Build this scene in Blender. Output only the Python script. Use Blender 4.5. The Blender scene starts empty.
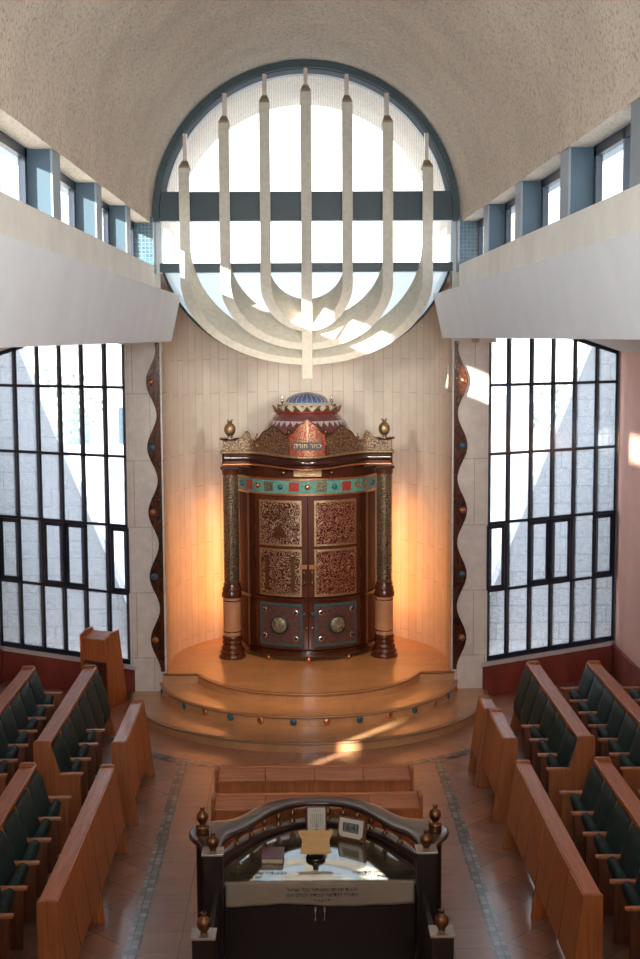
import bpy, math, random
from mathutils import Vector, Matrix
random.seed(7)
PI = math.pi
sc = bpy.context.scene
col = sc.collection

# ------------------------------------------------------------------ camera
CAM_H = 5.6
def cam_basis(p, y, r):
    p, y, r = [math.radians(a) for a in (p, y, r)]
    f = Vector((math.sin(y)*math.cos(p), math.cos(y)*math.cos(p), -math.sin(p)))
    rt = Vector((math.cos(y), -math.sin(y), 0)); up = rt.cross(f)
    return rt*math.cos(r)+up*math.sin(r), -rt*math.sin(r)+up*math.cos(r), f
R_, U_, F_ = cam_basis(6.0959, 0.8609, -0.3)
cam_d = bpy.data.cameras.new('camera'); cam = bpy.data.objects.new('camera', cam_d); col.objects.link(cam)
cam_d.sensor_fit = 'HORIZONTAL'; cam_d.sensor_width = 36; cam_d.lens = 36*1340/640; cam_d.clip_end = 500
M = Matrix.Identity(4)
for i in range(3):
    M[i][0] = R_[i]; M[i][1] = U_[i]; M[i][2] = -F_[i]
M[0][3] = -0.12; M[1][3] = 0; M[2][3] = CAM_H
cam.matrix_world = M
sc.camera = cam

# ------------------------------------------------------------------ world, sun, lamps, exposure
SKY = 3.6
SUN = 19.0
sc.view_settings.view_transform = 'Standard'; sc.view_settings.look = 'None'
sc.view_settings.gamma = 1; sc.view_settings.use_curve_mapping = False
sc.view_settings.exposure = 0.45
w = bpy.data.worlds.new('sky'); sc.world = w; w.use_nodes = True
nt = w.node_tree; nt.nodes.clear()
out = nt.nodes.new('ShaderNodeOutputWorld'); bg = nt.nodes.new('ShaderNodeBackground')
tc = nt.nodes.new('ShaderNodeTexCoord'); sx = nt.nodes.new('ShaderNodeSeparateXYZ'); rmp = nt.nodes.new('ShaderNodeValToRGB')
nt.links.new(tc.outputs['Generated'], sx.inputs[0]); nt.links.new(sx.outputs['Z'], rmp.inputs[0])
rmp.color_ramp.elements[0].position = 0.0; rmp.color_ramp.elements[0].color = (1.0, 0.98, 0.95, 1)
rmp.color_ramp.elements[1].position = 0.8; rmp.color_ramp.elements[1].color = (0.62, 0.78, 1.0, 1)
nt.links.new(rmp.outputs[0], bg.inputs[0]); bg.inputs[1].default_value = SKY
nt.links.new(bg.outputs[0], out.inputs[0])
sun_d = bpy.data.lights.new('sun', 'SUN'); sun = bpy.data.objects.new('sun', sun_d); col.objects.link(sun)
sun_d.energy = SUN; sun_d.color = (1.0, 0.93, 0.8); sun_d.angle = math.radians(0.8)
SUN_DIR = Vector((1.0, 1.19, -0.41)).normalized()
sun.rotation_euler = SUN_DIR.to_track_quat('-Z', 'Y').to_euler(); sun.location = (-8, -6, 12)

def lamp(name, kind, loc, target, energy, color, **kw):
    d = bpy.data.lights.new(name, kind); o = bpy.data.objects.new(name, d); col.objects.link(o)
    d.energy = energy; d.color = color; o.location = loc
    o.rotation_euler = (Vector(target)-Vector(loc)).to_track_quat('-Z', 'Y').to_euler()
    for k, v in kw.items(): setattr(d, k, v)
    return o
# added fill light behind the camera, brightening the vault and piers
lamp('rear_fill_light', 'AREA', (0, -2.9, 5.9), (0, 9, 8.6), 800, (0.90, 0.95, 1.0), shape='RECTANGLE', size=4.0, size_y=1.9)
WARM = (1.0, 0.62, 0.28)
ORANGE = (1.0, 0.31, 0.045)
# uplights on the platform floor behind the ark
for s in (-1, 1):
    lamp('niche_uplight', 'AREA', (s*1.0, 22.68, 1.75), (s*2.2, 21.9, 1.75), 17, ORANGE, shape='RECTANGLE', size=.1, size_y=2.0)
# spotlights under the vault aimed at the ark and its steps
lamp('ark_spotlight', 'SPOT', (-1.6, 15.5, 6.9), (-0.2, 20.0, 0.6), 430, WARM, spot_size=math.radians(34), spot_blend=0.9, shadow_soft_size=0.06)
lamp('ark_spotlight', 'SPOT', (1.6, 15.5, 6.9), (0.2, 20.0, 0.6), 430, WARM, spot_size=math.radians(34), spot_blend=0.9, shadow_soft_size=0.06)

# soft washes on the upper niche wall
for s in (-1, 1):
    lamp('wall_wash_spotlight', 'SPOT', (s*1.92, 15.0, 5.48), (s*-.2, 22.6, 4.0), 640, (1.0, .89, .76), spot_size=math.radians(50), spot_blend=1.0, shadow_soft_size=0.35)

# ------------------------------------------------------------------ material helpers
def rgb(c): return (c[0], c[1], c[2], 1)
class NT:
    def __init__(s, name):
        s.m = bpy.data.materials.new(name); s.m.use_nodes = True; s.t = s.m.node_tree
        s.b = s.t.nodes['Principled BSDF']; s.o = s.t.nodes['Material Output']
    def n(s, t, **kw):
        x = s.t.nodes.new(t)
        for k, v in kw.items():
            if k.startswith('i_'): x.inputs[k[2:].replace('_', ' ')].default_value = v
            else: setattr(x, k, v)
        return x
    def l(s, a, b): s.t.links.new(a, b)
    def coord(s, kind='Object', scale=(1, 1, 1), rot=(0, 0, 0), loc=(0, 0, 0)):
        tc = s.n('ShaderNodeTexCoord'); mp = s.n('ShaderNodeMapping')
        mp.inputs['Scale'].default_value = scale; mp.inputs['Rotation'].default_value = rot; mp.inputs['Location'].default_value = loc
        s.l(tc.outputs[kind], mp.inputs[0]); return mp.outputs[0]
    def noise(s, vec, scale, detail=3, rough=.5, dist=0):
        x = s.n('ShaderNodeTexNoise'); x.inputs['Scale'].default_value = scale; x.inputs['Detail'].default_value = detail
        x.inputs['Roughness'].default_value = rough; x.inputs['Distortion'].default_value = dist
        s.l(vec, x.inputs['Vector']); return x.outputs['Fac']
    def ramp(s, fac, stops):
        x = s.n('ShaderNodeValToRGB'); e = x.color_ramp.elements
        while len(e) < len(stops): e.new(.5)
        for i, (p, c) in enumerate(stops): e[i].position = p; e[i].color = rgb(c)
        s.l(fac, x.inputs[0]); return x.outputs[0]
    def math(s, op, a, b=None, clamp=False):
        x = s.n('ShaderNodeMath', operation=op); x.use_clamp = clamp
        for i, v in enumerate((a, b)):
            if v is None: continue
            if hasattr(v, 'links'): s.l(v, x.inputs[i])
            else: x.inputs[i].default_value = v
        return x.outputs[0]
    def mix(s, f, a, b, mode='MIX'):
        x = s.n('ShaderNodeMix', data_type='RGBA', blend_type=mode)
        for i, v in ((0, f), (6, a), (7, b)):
            if hasattr(v, 'links'): s.l(v, x.inputs[i])
            elif i == 0: x.inputs[0].default_value = v
            else: x.inputs[i].default_value = rgb(v)
        return x.outputs[2]
    def bump(s, h, strength=.3, dist=.01):
        x = s.n('ShaderNodeBump'); x.inputs['Strength'].default_value = strength; x.inputs['Distance'].default_value = dist
        s.l(h, x.inputs['Height']); s.l(x.outputs[0], s.b.inputs['Normal'])
    def set(s, color=None, rough=.5, metal=0, coat=0, spec=None):
        if color is not None:
            if hasattr(color, 'links'): s.l(color, s.b.inputs['Base Color'])
            else: s.b.inputs['Base Color'].default_value = rgb(color)
        s.b.inputs['Roughness'].default_value = rough; s.b.inputs['Metallic'].default_value = metal
        s.b.inputs['Coat Weight'].default_value = coat; s.b.inputs['Coat Roughness'].default_value = .12
        if spec is not None: s.b.inputs['Specular IOR Level'].default_value = spec
        return s.m
MT = {}
def plain(name, c, rough=.5, metal=0, coat=0, var=.12, scale=6, bump=0):
    t = NT(name); v = t.coord(); f = t.noise(v, scale, 3)
    cc = t.ramp(f, [(.3, tuple(x*(1-var) for x in c)), (.7, tuple(min(1, x*(1+var)) for x in c))])
    if bump: t.bump(t.noise(v, scale*8, 3), bump, .01)
    MT[name] = t.set(cc, rough, metal, coat); return MT[name]
def wood(name, c, rough=.35, coat=.2, axis='y', var=.28):
    t = NT(name); sc_ = {'x': (1, 14, 14), 'y': (14, 1, 14), 'z': (14, 14, 1)}[axis]
    v = t.coord(scale=sc_); f = t.noise(v, 2.2, 5, .6, .6)
    cc = t.ramp(f, [(.3, tuple(x*(1-var) for x in c)), (.7, tuple(min(1, x*(1+var)) for x in c))])
    t.bump(f, .05, .004)
    MT[name] = t.set(cc, rough, 0, coat); return MT[name]

# plaster vault: rough, beige, with darker specks
t = NT('rough_plaster'); v = t.coord(); f = t.noise(v, 9, 8, .75); g = t.noise(v, 1.2, 3)
base = t.ramp(g, [(.3, (.62, .545, .455)), (.7, (.73, .645, .535))])
sp = t.ramp(t.noise(v, 26, 5, .75), [(.30, (.40, .29, .20)), (.50, (1, 1, 1))])
c2 = t.mix(1.0, base, sp, 'MULTIPLY'); t.bump(f, .55, .05)
MT['vault'] = t.set(c2, .95)
plain('white_plaster', (.80, .88, .93), .8, var=.03, scale=2, bump=.04)
plain('cream_plaster', (.82, .82, .77), .85, var=.06, scale=2.5, bump=.1)
plain('ceiling_paint', (.62, .58, .50), .9, var=.03)
plain('pink_wall', (.64, .35, .27), .85, var=.05, scale=2)
plain('red_wall', (.26, .055, .035), .6, var=.25, scale=3)
plain('white_sill', (.62, .62, .62), .35, var=.05)
plain('blue_fin', (.022, .058, .088), .45, var=.05)
plain('fin_edge', (.16, .20, .23), .5, var=.05)
plain('window_metal', (.012, .022, .04), .35, var=.1)
plain('teal_metal', (.009, .036, .045), .4, var=.1)
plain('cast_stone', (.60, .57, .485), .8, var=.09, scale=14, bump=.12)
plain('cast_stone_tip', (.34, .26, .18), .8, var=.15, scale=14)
plain('steel', (.35, .30, .26), .35, metal=.8)
wood('oak', (.43, .13, .036), .42, .12, 'z')
wood('oak_end', (.30, .098, .030), .45, .12, 'z')
wood('oak_long', (.42, .145, .048), .5, .1, 'y')
wood('oak_dark', (.14, .045, .018), .5, .1, 'z')
wood('groove_shade', (.012, .006, .004), .7, 0, 'z')  # near-black, colours in the shade between the screen boards
plain('green_velvet', (.006, .028, .025), .75, var=.25, scale=12, bump=.1)
wood('mahogany', (.085, .019, .007), .28, .3, 'z', .35)
wood('mahogany_dull', (.055, .013, .005), .65, 0, 'z', .3); MT['mahogany_dull'].node_tree.nodes['Principled BSDF'].inputs['Specular IOR Level'].default_value = .15
wood('mahogany_x', (.065, .015, .007), .25, .4, 'x', .35)
wood('ebony', (.028, .008, .006), .2, .6, 'z')
wood('bimah_wood', (.010, .004, .003), .5, .08, 'z')
wood('bimah_rail', (.035, .014, .010), .38, .5, 'x')
wood('pale_board', (.55, .36, .15), .55, 0, 'x', .12)
plain('brass', (.22, .12, .06), .38, metal=1, var=.2, scale=30)
plain('old_brass', (.42, .30, .17), .42, metal=.9, var=.35, scale=40, bump=.3)
plain('silver', (.7, .7, .68), .2, metal=1)
plain('medal_silver', (.30, .31, .25), .4, metal=.7, var=.6, scale=25, bump=.4)
plain('copper', (.62, .27, .13), .3, metal=.9, var=.15, scale=20)
plain('black_gloss', (.008, .008, .008), .12, coat=.5)
plain('cloth', (.27, .225, .175), .85, var=.1, scale=5, bump=.1)
plain('parchment', (.52, .28, .16), .7, var=.1)
plain('ink', (.01, .01, .012), .7)
plain('thread', (.012, .012, .02), .8)
plain('book_cover', (.11, .02, .022), .4, coat=.2)
plain('book_pages', (.55, .47, .33), .8)
plain('card_paper', (.55, .52, .43), .7, var=.04)
plain('lcd', (.17, .20, .18), .15, coat=.4)
plain('clock_case', (.58, .55, .48), .45, var=.03)
plain('teal_enamel', (.10, .27, .22), .3, var=.25, scale=20)
plain('blue_enamel', (.03, .12, .17), .3, var=.3, scale=20)
plain('red_enamel', (.30, .03, .02), .35, var=.3, scale=30)
plain('dark_enamel', (.02, .035, .04), .3, var=.3, scale=30)
plain('yellow_gilt', (.62, .42, .10), .35, metal=.4)
plain('drum_maroon', (.16, .055, .06), .15, coat=.8, var=.2)
plain('pale_glass', (.45, .42, .42), .15, coat=.6, var=.25, scale=40)
plain('dome_cream', (.62, .60, .46), .3, var=.15, scale=18)
plain('asphalt', (.45, .44, .43), .9, var=.08, scale=.5)
plain('far_building', (.60, .58, .55), .9, var=.05, scale=.6)
plain('foliage', (.30, .34, .24), .9, var=.4, scale=4)
plain('bark', (.12, .08, .05), .9)

# amber / rosewood wavy panel
t = NT('wavy_rosewood'); v = t.coord(scale=(3, 3, 1)); f = t.noise(v, 5, 5, .6, 1.2)
MT['wavy'] = t.set(t.ramp(f, [(.3, (.028, .008, .005)), (.7, (.095, .026, .009))]), .18, 0, .8)

# ark filigree: meandering metal bands over a dark ground, in UV metres
def filigree(name, metal_c, ground_c, scale=15, k=24, cut=-.25, rough=.35, metal=.75):
    t = NT(name); tc = t.n('ShaderNodeTexCoord'); uv = tc.outputs['UV']
    f = t.noise(uv, scale, 0, .5, .4)
    s = t.math('SINE', t.math('MULTIPLY', f, k))
    m = t.math('MULTIPLY', t.math('SUBTRACT', s, cut), 4.0, True)
    m = t.math('MAXIMUM', m, 0.0, True)
    cc = t.mix(m, ground_c, metal_c); t.bump(m, .8, .012)
    mat = t.set(cc, rough); t.l(t.math('MULTIPLY', m, metal), t.b.inputs['Metallic'])
    MT[name] = mat
filigree('filigree_bronze', (.58, .36, .22), (.085, .008, .006), 15, 26, .3)
filigree('filigree_silver', (.58, .46, .32), (.07, .010, .008), 15, 26, .25)
filigree('filigree_dark', (.10, .14, .15), (.15, .015, .012), 18, 34, -.1, .4, .4)
filigree('filigree_crest', (.34, .24, .14), (.08, .03, .02), 18, 26, .1)
filigree('filigree_red', (.42, .26, .16), (.40, .04, .03), 15, 24, -.2)
filigree('carved_column', (.34, .25, .15), (.05, .035, .02), 17, 26, -.1)
filigree('filigree_tile', (.55, .42, .26), (.03, .05, .05), 26, 34, .1)

# stone blocks
def brick(name, coord, c1, c2, mortar, bw, rh, msize, offset=.5, rough=.6, coat=0, scale=(1, 1, 1), rot=(0, 0, 0), bump=.3, speck=.12, nscale=3, bumpd=.006):
    t = NT(name); v = t.coord(coord, scale, rot)
    b = t.n('ShaderNodeTexBrick'); b.offset = offset; b.squash = 1
    b.inputs['Scale'].default_value = 1; b.inputs['Brick Width'].default_value = bw; b.inputs['Row Height'].default_value = rh
    b.inputs['Mortar Size'].default_value = msize; b.inputs['Mortar Smooth'].default_value = .3; b.inputs['Bias'].default_value = 0
    b.inputs['Color1'].default_value = rgb(c1); b.inputs['Color2'].default_value = rgb(c2); b.inputs['Mortar'].default_value = rgb(mortar)
    t.l(v, b.inputs['Vector'])
    f = t.noise(v, nscale, 6, .65)
    sp = t.ramp(f, [(.25, (1-speck*2,)*3), (.75, (1+speck*.5,)*3)])
    cc = t.mix(1.0, b.outputs['Color'], sp, 'MULTIPLY')
    h = t.math('SUBTRACT', t.math('MULTIPLY', f, .5), b.outputs['Fac'])
    t.bump(h, bump, bumpd)
    MT[name] = t.set(cc, rough, 0, coat); return t
brick('plank_stone', 'UV', (.88, .83, .75), (.82, .76, .67), (.62, .54, .45), 1.55, .19, .006, .37, .55, .1, rot=(0, 0, PI/2), nscale=4, speck=.06)
brick('pier_stone', 'UV', (.82, .78, .71), (.76, .72, .65), (.48, .43, .36), .52, 1.02, .006, .5, .6, nscale=6, speck=.1)
brick('rough_stone', 'UV', (.64, .66, .66), (.56, .58, .58), (.36, .38, .38), .55, .30, .012, .5, .95, bump=1.0, bumpd=.06, nscale=14, speck=.3)
brick('blue_mosaic', 'Object', (.035, .09, .13), (.06, .14, .19), (.16, .20, .22), .055, .055, .005, 0, .25, .3, rot=(PI/2, 0, 0))
brick('terracotta_diag', 'Object', (.42, .20, .135), (.28, .135, .10), (.10, .065, .055), .42, .42, .006, 0, .33, .25, rot=(0, 0, PI/4), nscale=4, speck=.18, bump=.15)
brick('terracotta_grid', 'Object', (.36, .20, .155), (.30, .155, .12), (.10, .065, .055), .42, .42, .006, 0, .33, .25, nscale=4, speck=.15, bump=.15)
brick('terracotta_ring', 'UV', (.50, .25, .15), (.43, .20, .12), (.20, .12, .09), .42, .42, .006, .5, .33, .25, nscale=4, speck=.12, bump=.15)
brick('mosaic_strip', 'UV', (.04, .055, .065), (.33, .38, .42), (.03, .025, .02), .07, .10, .007, 0, .3, .3, nscale=8, speck=.3, bump=.3)
brick('step_marble', 'UV', (.62, .355, .175), (.57, .31, .15), (.38, .20, .10), .62, .62, .002, 0, .28, .3, nscale=3, speck=.14, bump=.08)

# glass
def glass(name, trans=(1, 1, 1), gloss=.08, transl=0, tcol=(.8, .85, .9), bumpy=0, stripes=False):
    t = NT(name); t.t.nodes.remove(t.b)
    tr = t.n('ShaderNodeBsdfTransparent'); tr.inputs[0].default_value = rgb(trans)
    gl = t.n('ShaderNodeBsdfGlossy'); gl.inputs['Roughness'].default_value = .03
    fr = t.n('ShaderNodeFresnel'); ge = t.n('ShaderNodeNewGeometry'); t.l(t.math('SUBTRACT', 1.5, t.math('MULTIPLY', ge.outputs['Backfacing'], .8333)), fr.inputs[0])
    mx = t.n('ShaderNodeMixShader'); last = tr.outputs[0]
    if transl:
        tl = t.n('ShaderNodeBsdfTranslucent'); tl.inputs[0].default_value = rgb(tcol)
        m0 = t.n('ShaderNodeMixShader'); m0.inputs[0].default_value = transl
        if bumpy or stripes:
            v = t.coord('Object')
            if stripes:
                wv = t.n('ShaderNodeTexWave'); wv.bands_direction = 'X'; wv.inputs['Scale'].default_value = 9.0; t.l(v, wv.inputs[0]); f = wv.outputs['Fac']
                f2 = t.math('ADD', t.math('MULTIPLY', f, .3), transl-.15)
            else:
                f2 = t.math('ADD', t.math('MULTIPLY', t.noise(v, 30, 3), bumpy), transl-bumpy*.5)
            t.l(f2, m0.inputs[0])
        t.l(tr.outputs[0], m0.inputs[1]); t.l(tl.outputs[0], m0.inputs[2]); last = m0.outputs[0]
    sc_ = t.math('MULTIPLY', fr.outputs[0], gloss/.04, True)
    t.l(sc_, mx.inputs[0]); t.l(last, mx.inputs[1]); t.l(gl.outputs[0], mx.inputs[2]); t.l(mx.outputs[0], t.o.inputs[0])
    MT[name] = t.m
glass('clear_glass', (.97, .98, 1), .03)
glass('glare_glass', (.97, .985, 1), .03, .20, (.85, .92, 1.0))  # translucent white veil stands in for the glare outdoors
glass('frosted_glass', (.9, .95, 1), .03, .93, (.33, .39, .43), bumpy=.12)
glass('ribbed_glass', (.97, .98, 1), .03, .16, (.2, .22, .24), stripes=True)
glass('table_glass', (.92, .95, .93), .13)

# ------------------------------------------------------------------ mesh helpers
class MB:
    def __init__(s): s.v = []; s.f = []; s.uv = {}; s.sm = set()
    def add(s, vs, fs, smooth=False, uvs=None):
        k = len(s.v); s.v += [tuple(x) for x in vs]
        for i, f in enumerate(fs):
            if smooth: s.sm.add(len(s.f))
            if uvs: s.uv[len(s.f)] = [uvs[j] for j in f]
            s.f.append([j+k for j in f])
        return s
    def box(s, x0, x1, y0, y1, z0, z1):
        v = [(x, y, z) for z in (z0, z1) for y in (y0, y1) for x in (x0, x1)]
        return s.add(v, [(0, 2, 3, 1), (4, 5, 7, 6), (0, 1, 5, 4), (2, 6, 7, 3), (0, 4, 6, 2), (1, 3, 7, 5)])
    def prism(s, pts, a, b, axis='y'):
        """polygon extruded along an axis; pts are (x,z) for y, (x,y) for z, (y,z) for x"""
        P = {'y': lambda p, t: (p[0], t, p[1]), 'z': lambda p, t: (p[0], p[1], t), 'x': lambda p, t: (t, p[0], p[1])}[axis]
        n = len(pts); v = [P(p, a) for p in pts]+[P(p, b) for p in pts]
        fs = [tuple(range(n)), tuple(range(2*n-1, n-1, -1))]+[(i, i+n, (i+1) % n+n, (i+1) % n) for i in range(n)]
        return s.add(v, fs)
    def lathe(s, prof, cx=0, cy=0, z0=0, n=24, smooth=True, uv=False):
        vs = []; fs = []; m = len(prof); uvs = []
        for i in range(n+1):
            a = 2*PI*i/n
            for r, z in prof: vs.append((cx+r*math.cos(a), cy+r*math.sin(a), z0+z)); uvs.append((a*.13, z0+z))
        for i in range(n):
            for j in range(m-1): fs.append((i*m+j, (i+1)*m+j, (i+1)*m+j+1, i*m+j+1))
        s.add(vs, fs, smooth, uvs)
        for e in (0, m-1):
            if prof[e][0] > 1e-4: s.add([vs[i*m+e] for i in range(n)], [tuple(range(n))])
        return s
    def tube(s, pts, r, n=8, taper=None):
        pts = [Vector(p) for p in pts]; rings = []
        for i, p in enumerate(pts):
            d = (pts[min(i+1, len(pts)-1)]-pts[max(i-1, 0)]).normalized()
            a = d.cross(Vector((0, 0, 1)));
            if a.length < 1e-3: a = d.cross(Vector((1, 0, 0)))
            a.normalize(); b = d.cross(a); rr = taper[i] if taper else r
            rings.append([p+(a*math.cos(2*PI*k/n)+b*math.sin(2*PI*k/n))*rr for k in range(n)])
        vs = [q for g in rings for q in g]; fs = []
        for i in range(len(pts)-1):
            for k in range(n): fs.append((i*n+k, i*n+(k+1) % n, (i+1)*n+(k+1) % n, (i+1)*n+k))
        fs += [tuple(range(n)), tuple(range(len(vs)-1, len(vs)-n-1, -1))]
        return s.add(vs, fs, True)
    def ball(s, c, r, n=12, m=8, sz=1.0):
        pr = [(max(r*math.sin(PI*j/m), 1e-5), -r*sz*math.cos(PI*j/m)) for j in range(m+1)]
        return s.lathe(pr, c[0], c[1], c[2], n)
    def grid(s, fn, us, vs_, uvfn=None, smooth=True, closed_u=False):
        P = [fn(u, v) for u in us for v in vs_]; m = len(vs_)
        uvs = [uvfn(u, v) for u in us for v in vs_] if uvfn else None
        fs = [(i*m+j, (i+1)*m+j, (i+1)*m+j+1, i*m+j+1) for i in range(len(us)-1) for j in range(m-1)]
        return s.add(P, fs, smooth, uvs)
    def loft(s, rings, smooth=True, cap=True):
        n = len(rings[0]); vs = [p for r in rings for p in r]; fs = []
        for i in range(len(rings)-1):
            for k in range(n): fs.append((i*n+k, i*n+(k+1) % n, (i+1)*n+(k+1) % n, (i+1)*n+k))
        if cap: fs += [tuple(range(n)), tuple(range(len(vs)-1, len(vs)-n-1, -1))]
        return s.add(vs, fs, smooth)
    def build(s, name, mat, parent=None, bevel=0, recalc=True, **props):
        me = bpy.data.meshes.new(name); me.from_pydata(s.v, [], s.f)
        if s.uv:
            ul = me.uv_layers.new(name='UVMap')
            for p in me.polygons:
                u = s.uv.get(p.index)
                if u:
                    for li, q in zip(p.loop_indices, u): ul.data[li].uv = q
        for i in s.sm: me.polygons[i].use_smooth = True
        if recalc:
            import bmesh
            bm = bmesh.new(); bm.from_mesh(me); bmesh.ops.recalc_face_normals(bm, faces=bm.faces); bm.to_mesh(me); bm.free()
        me.materials.append(MT[mat] if isinstance(mat, str) else mat)
        o = bpy.data.objects.new(name, me); col.objects.link(o)
        if parent: o.parent = parent
        if bevel:
            b = o.modifiers.new('bevel', 'BEVEL'); b.width = bevel; b.segments = 2; b.limit_method = 'ANGLE'; b.angle_limit = math.radians(40)
        for k, v in props.items(): o[k] = v
        return o
def linsp(a, b, n): return [a+(b-a)*i/(n-1) for i in range(n)]
def wall_uv(o, fu):
    """planar UV in metres: fu maps a vertex to (u, v)"""
    me = o.data; ul = me.uv_layers.new(name='UVMap') if not me.uv_layers else me.uv_layers[0]
    for p in me.polygons:
        for li in p.loop_indices: ul.data[li].uv = fu(me.vertices[me.loops[li].vertex_index].co, p.normal)
    return o
def S(name, mb, mat, parent=None, **k):
    o = mb.build(name, mat, parent, **k)
    if not parent: o['kind'] = 'structure'
    return o
def thing(name, label, cat, loc=(0, 0, 0), rz=0, group=None):
    o = bpy.data.objects.new(name, None); col.objects.link(o); o.location = loc; o.rotation_euler = (0, 0, rz)
    o.empty_display_size = .2
    if label: o['label'] = label; o['category'] = cat
    if group: o['group'] = group
    return o
def sthing(name, loc=(0, 0, 0), rz=0):
    o = thing(name, None, None, loc, rz); o['kind'] = 'structure'; return o
def tag(o, label, cat, group=None):
    o['label'] = label; o['category'] = cat
    if group: o['group'] = group
    return o
def copy_tree(o, parent=None):
    c = o.copy(); col.objects.link(c)
    if parent: c.parent = parent
    for ch in list(o.children): copy_tree(ch, c)
    return c
def text(s, name, size, mat, parent, loc, rot, depth=.002, align='CENTER'):
    cu = bpy.data.curves.new(name, 'FONT'); cu.body = s; cu.size = size; cu.extrude = depth; cu.align_x = align; cu.align_y = 'CENTER'
    o = bpy.data.objects.new(name+'_curve', cu); col.objects.link(o)
    bpy.context.view_layer.update()
    me = bpy.data.meshes.new_from_object(o.evaluated_get(bpy.context.evaluated_depsgraph_get()))
    bpy.data.objects.remove(o); me.materials.clear(); me.materials.append(MT[mat])
    t_ = bpy.data.objects.new(name, me); col.objects.link(t_); t_.parent = parent; t_.location = loc; t_.rotation_euler = rot
    return t_

# ================================================================== SETTING
YW = 20.4            # plane of the end wall and the round window
VZ, VR = 7.35, 2.29  # centre height and radius of the vault
# ---- floor: diagonal tiles, central grid, ring, mosaic strips
S('floor', MB().box(-5.4, 5.4, -3, 22.6, -.2, 0), 'terracotta_diag')
S('floor_aisle', MB().box(-1.62, 1.62, -3, 17.3, -.01, .003), 'terracotta_grid')
def ringmesh(r0, r1, a0, a1, z, n=60, cy=20.37):
    return MB().grid(lambda a, r: (r*math.sin(a), cy-r*math.cos(a), z), linsp(a0, a1, n), [r0, r1], lambda a, r: (a*3.1, r-2.75), smooth=False)
S('floor_ring', ringmesh(2.7, 3.42, -PI*.5, PI*.5, .005), 'terracotta_ring')
ring = MB().grid(lambda a, r: (r*math.sin(a), 20.37-r*math.cos(a), .008), linsp(-PI*.5, PI*.5, 60), [3.42, 3.56], lambda a, r: (r-3.3, a*3.5), smooth=False)
S('trim_1', ring, 'mosaic_strip')
for i, s in enumerate((-1, 1)):
    y1 = 20.37-math.sqrt(3.5**2-1.69**2)
    st = MB().grid(lambda x, y: (s*x, y, .007), [1.62, 1.76], linsp(-3, y1, 20), lambda x, y: (x-1.5, y), smooth=False)
    S('trim_%d' % (i+2), st, 'mosaic_strip')
# ---- steps of the platform
def disc_step(name, cy, r, z0, z1, yback, xw=None):
    a1 = math.acos(max(-1, min(1, (cy-yback)/r))) if xw is None else math.asin(min(1, xw/r))
    A = linsp(-a1, a1, 73)
    pts = [(r*math.sin(a), cy-r*math.cos(a)) for a in A]
    if xw: pts = pts
    back = 22.0
    full = pts+[(pts[-1][0], back), (pts[0][0], back)]
    mb = MB(); n = len(full)
    mb.add([(p[0], p[1], z1) for p in full], [tuple(range(n))], False, [(p[0], p[1]) for p in full])
    mb.grid(lambda a, z: (r*math.sin(a), cy-r*math.cos(a), z), A, [z0, z1], lambda a, z: (a*r, .02+(z-z0)), smooth=True)
    # a thin nosing
    return mb
def ledge_nosing(cy, r, z, a1):
    A = linsp(-a1, a1, 73)
    rings = [[((r+dr)*math.sin(a), cy-(r+dr)*math.cos(a), z+dz) for dr, dz in ((-.05, -.03), (.012, -.03), (.016, -.012), (.008, .002), (-.05, .002))] for a in A]
    return MB().loft(rings)
plat = sthing('floor_platform')
a3 = math.acos((20.37-20.34)/2.75)
disc_step('s', 20.37, 2.75, 0, .14, 20.34).build('lower_step', 'step_marble', plat, recalc=False)
ledge_nosing(20.37, 2.75, .14, a3).build('step_nosing', 'step_marble', plat)
mb = disc_step('s', 20.71, 2.33, .14, .28, 20.36); mb.build('middle_step', 'step_marble', plat, recalc=False)
ledge_nosing(20.71, 2.33, .28, math.acos((20.71-20.36)/2.33)).build('step_nosing', 'step_marble', plat)
# top platform: arc with straight shoulders, running back under the niche
ct, rt = 20.89, 1.81
at = math.asin(1.72/rt)
arc = [(rt*math.sin(a), ct-rt*math.cos(a)) for a in linsp(-at, at, 49)]
topo = [(-2.26, arc[0][1]-.0)]+arc+[(2.26, arc[-1][1])]
niche_pl = [(2.26, 21.2)]+[(2.26*math.cos(a), 21.2+2.26*math.sin(a)) for a in linsp(0, PI, 25)]+[(-2.26, 21.2)]
full = topo+niche_pl; n = len(full)
mb = MB(); mb.add([(p[0], p[1], .42) for p in full], [tuple(range(n))], False, [(p[0], p[1]) for p in full])
L = 0; pu = [0]
for a, b in zip(topo, topo[1:]): L += math.dist(a, b); pu.append(L)
for i in range(len(topo)-1):
    a, b = topo[i], topo[i+1]
    mb.add([(a[0], a[1], .28), (b[0], b[1], .28), (b[0], b[1], .42), (a[0], a[1], .42)], [(0, 1, 2, 3)], False, [(pu[i], .02), (pu[i+1], .02), (pu[i+1], .16), (pu[i], .16)])
mb.build('top_platform', 'step_marble', plat, recalc=False)
rings = []
for i, p in enumerate(topo):
    q0, q1 = topo[max(0, i-1)], topo[min(len(topo)-1, i+1)]; d = Vector((q1[0]-q0[0], q1[1]-q0[1])).normalized(); nn = Vector((d.y, -d.x))
    rings.append([(p[0]+nn.x*dr, p[1]+nn.y*dr, .42+dz) for dr, dz in ((-.05, -.03), (.012, -.03), (.016, -.012), (.008, .002), (-.05, .002))])
MB().loft(rings).build('step_nosing', 'step_marble', plat)
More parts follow.
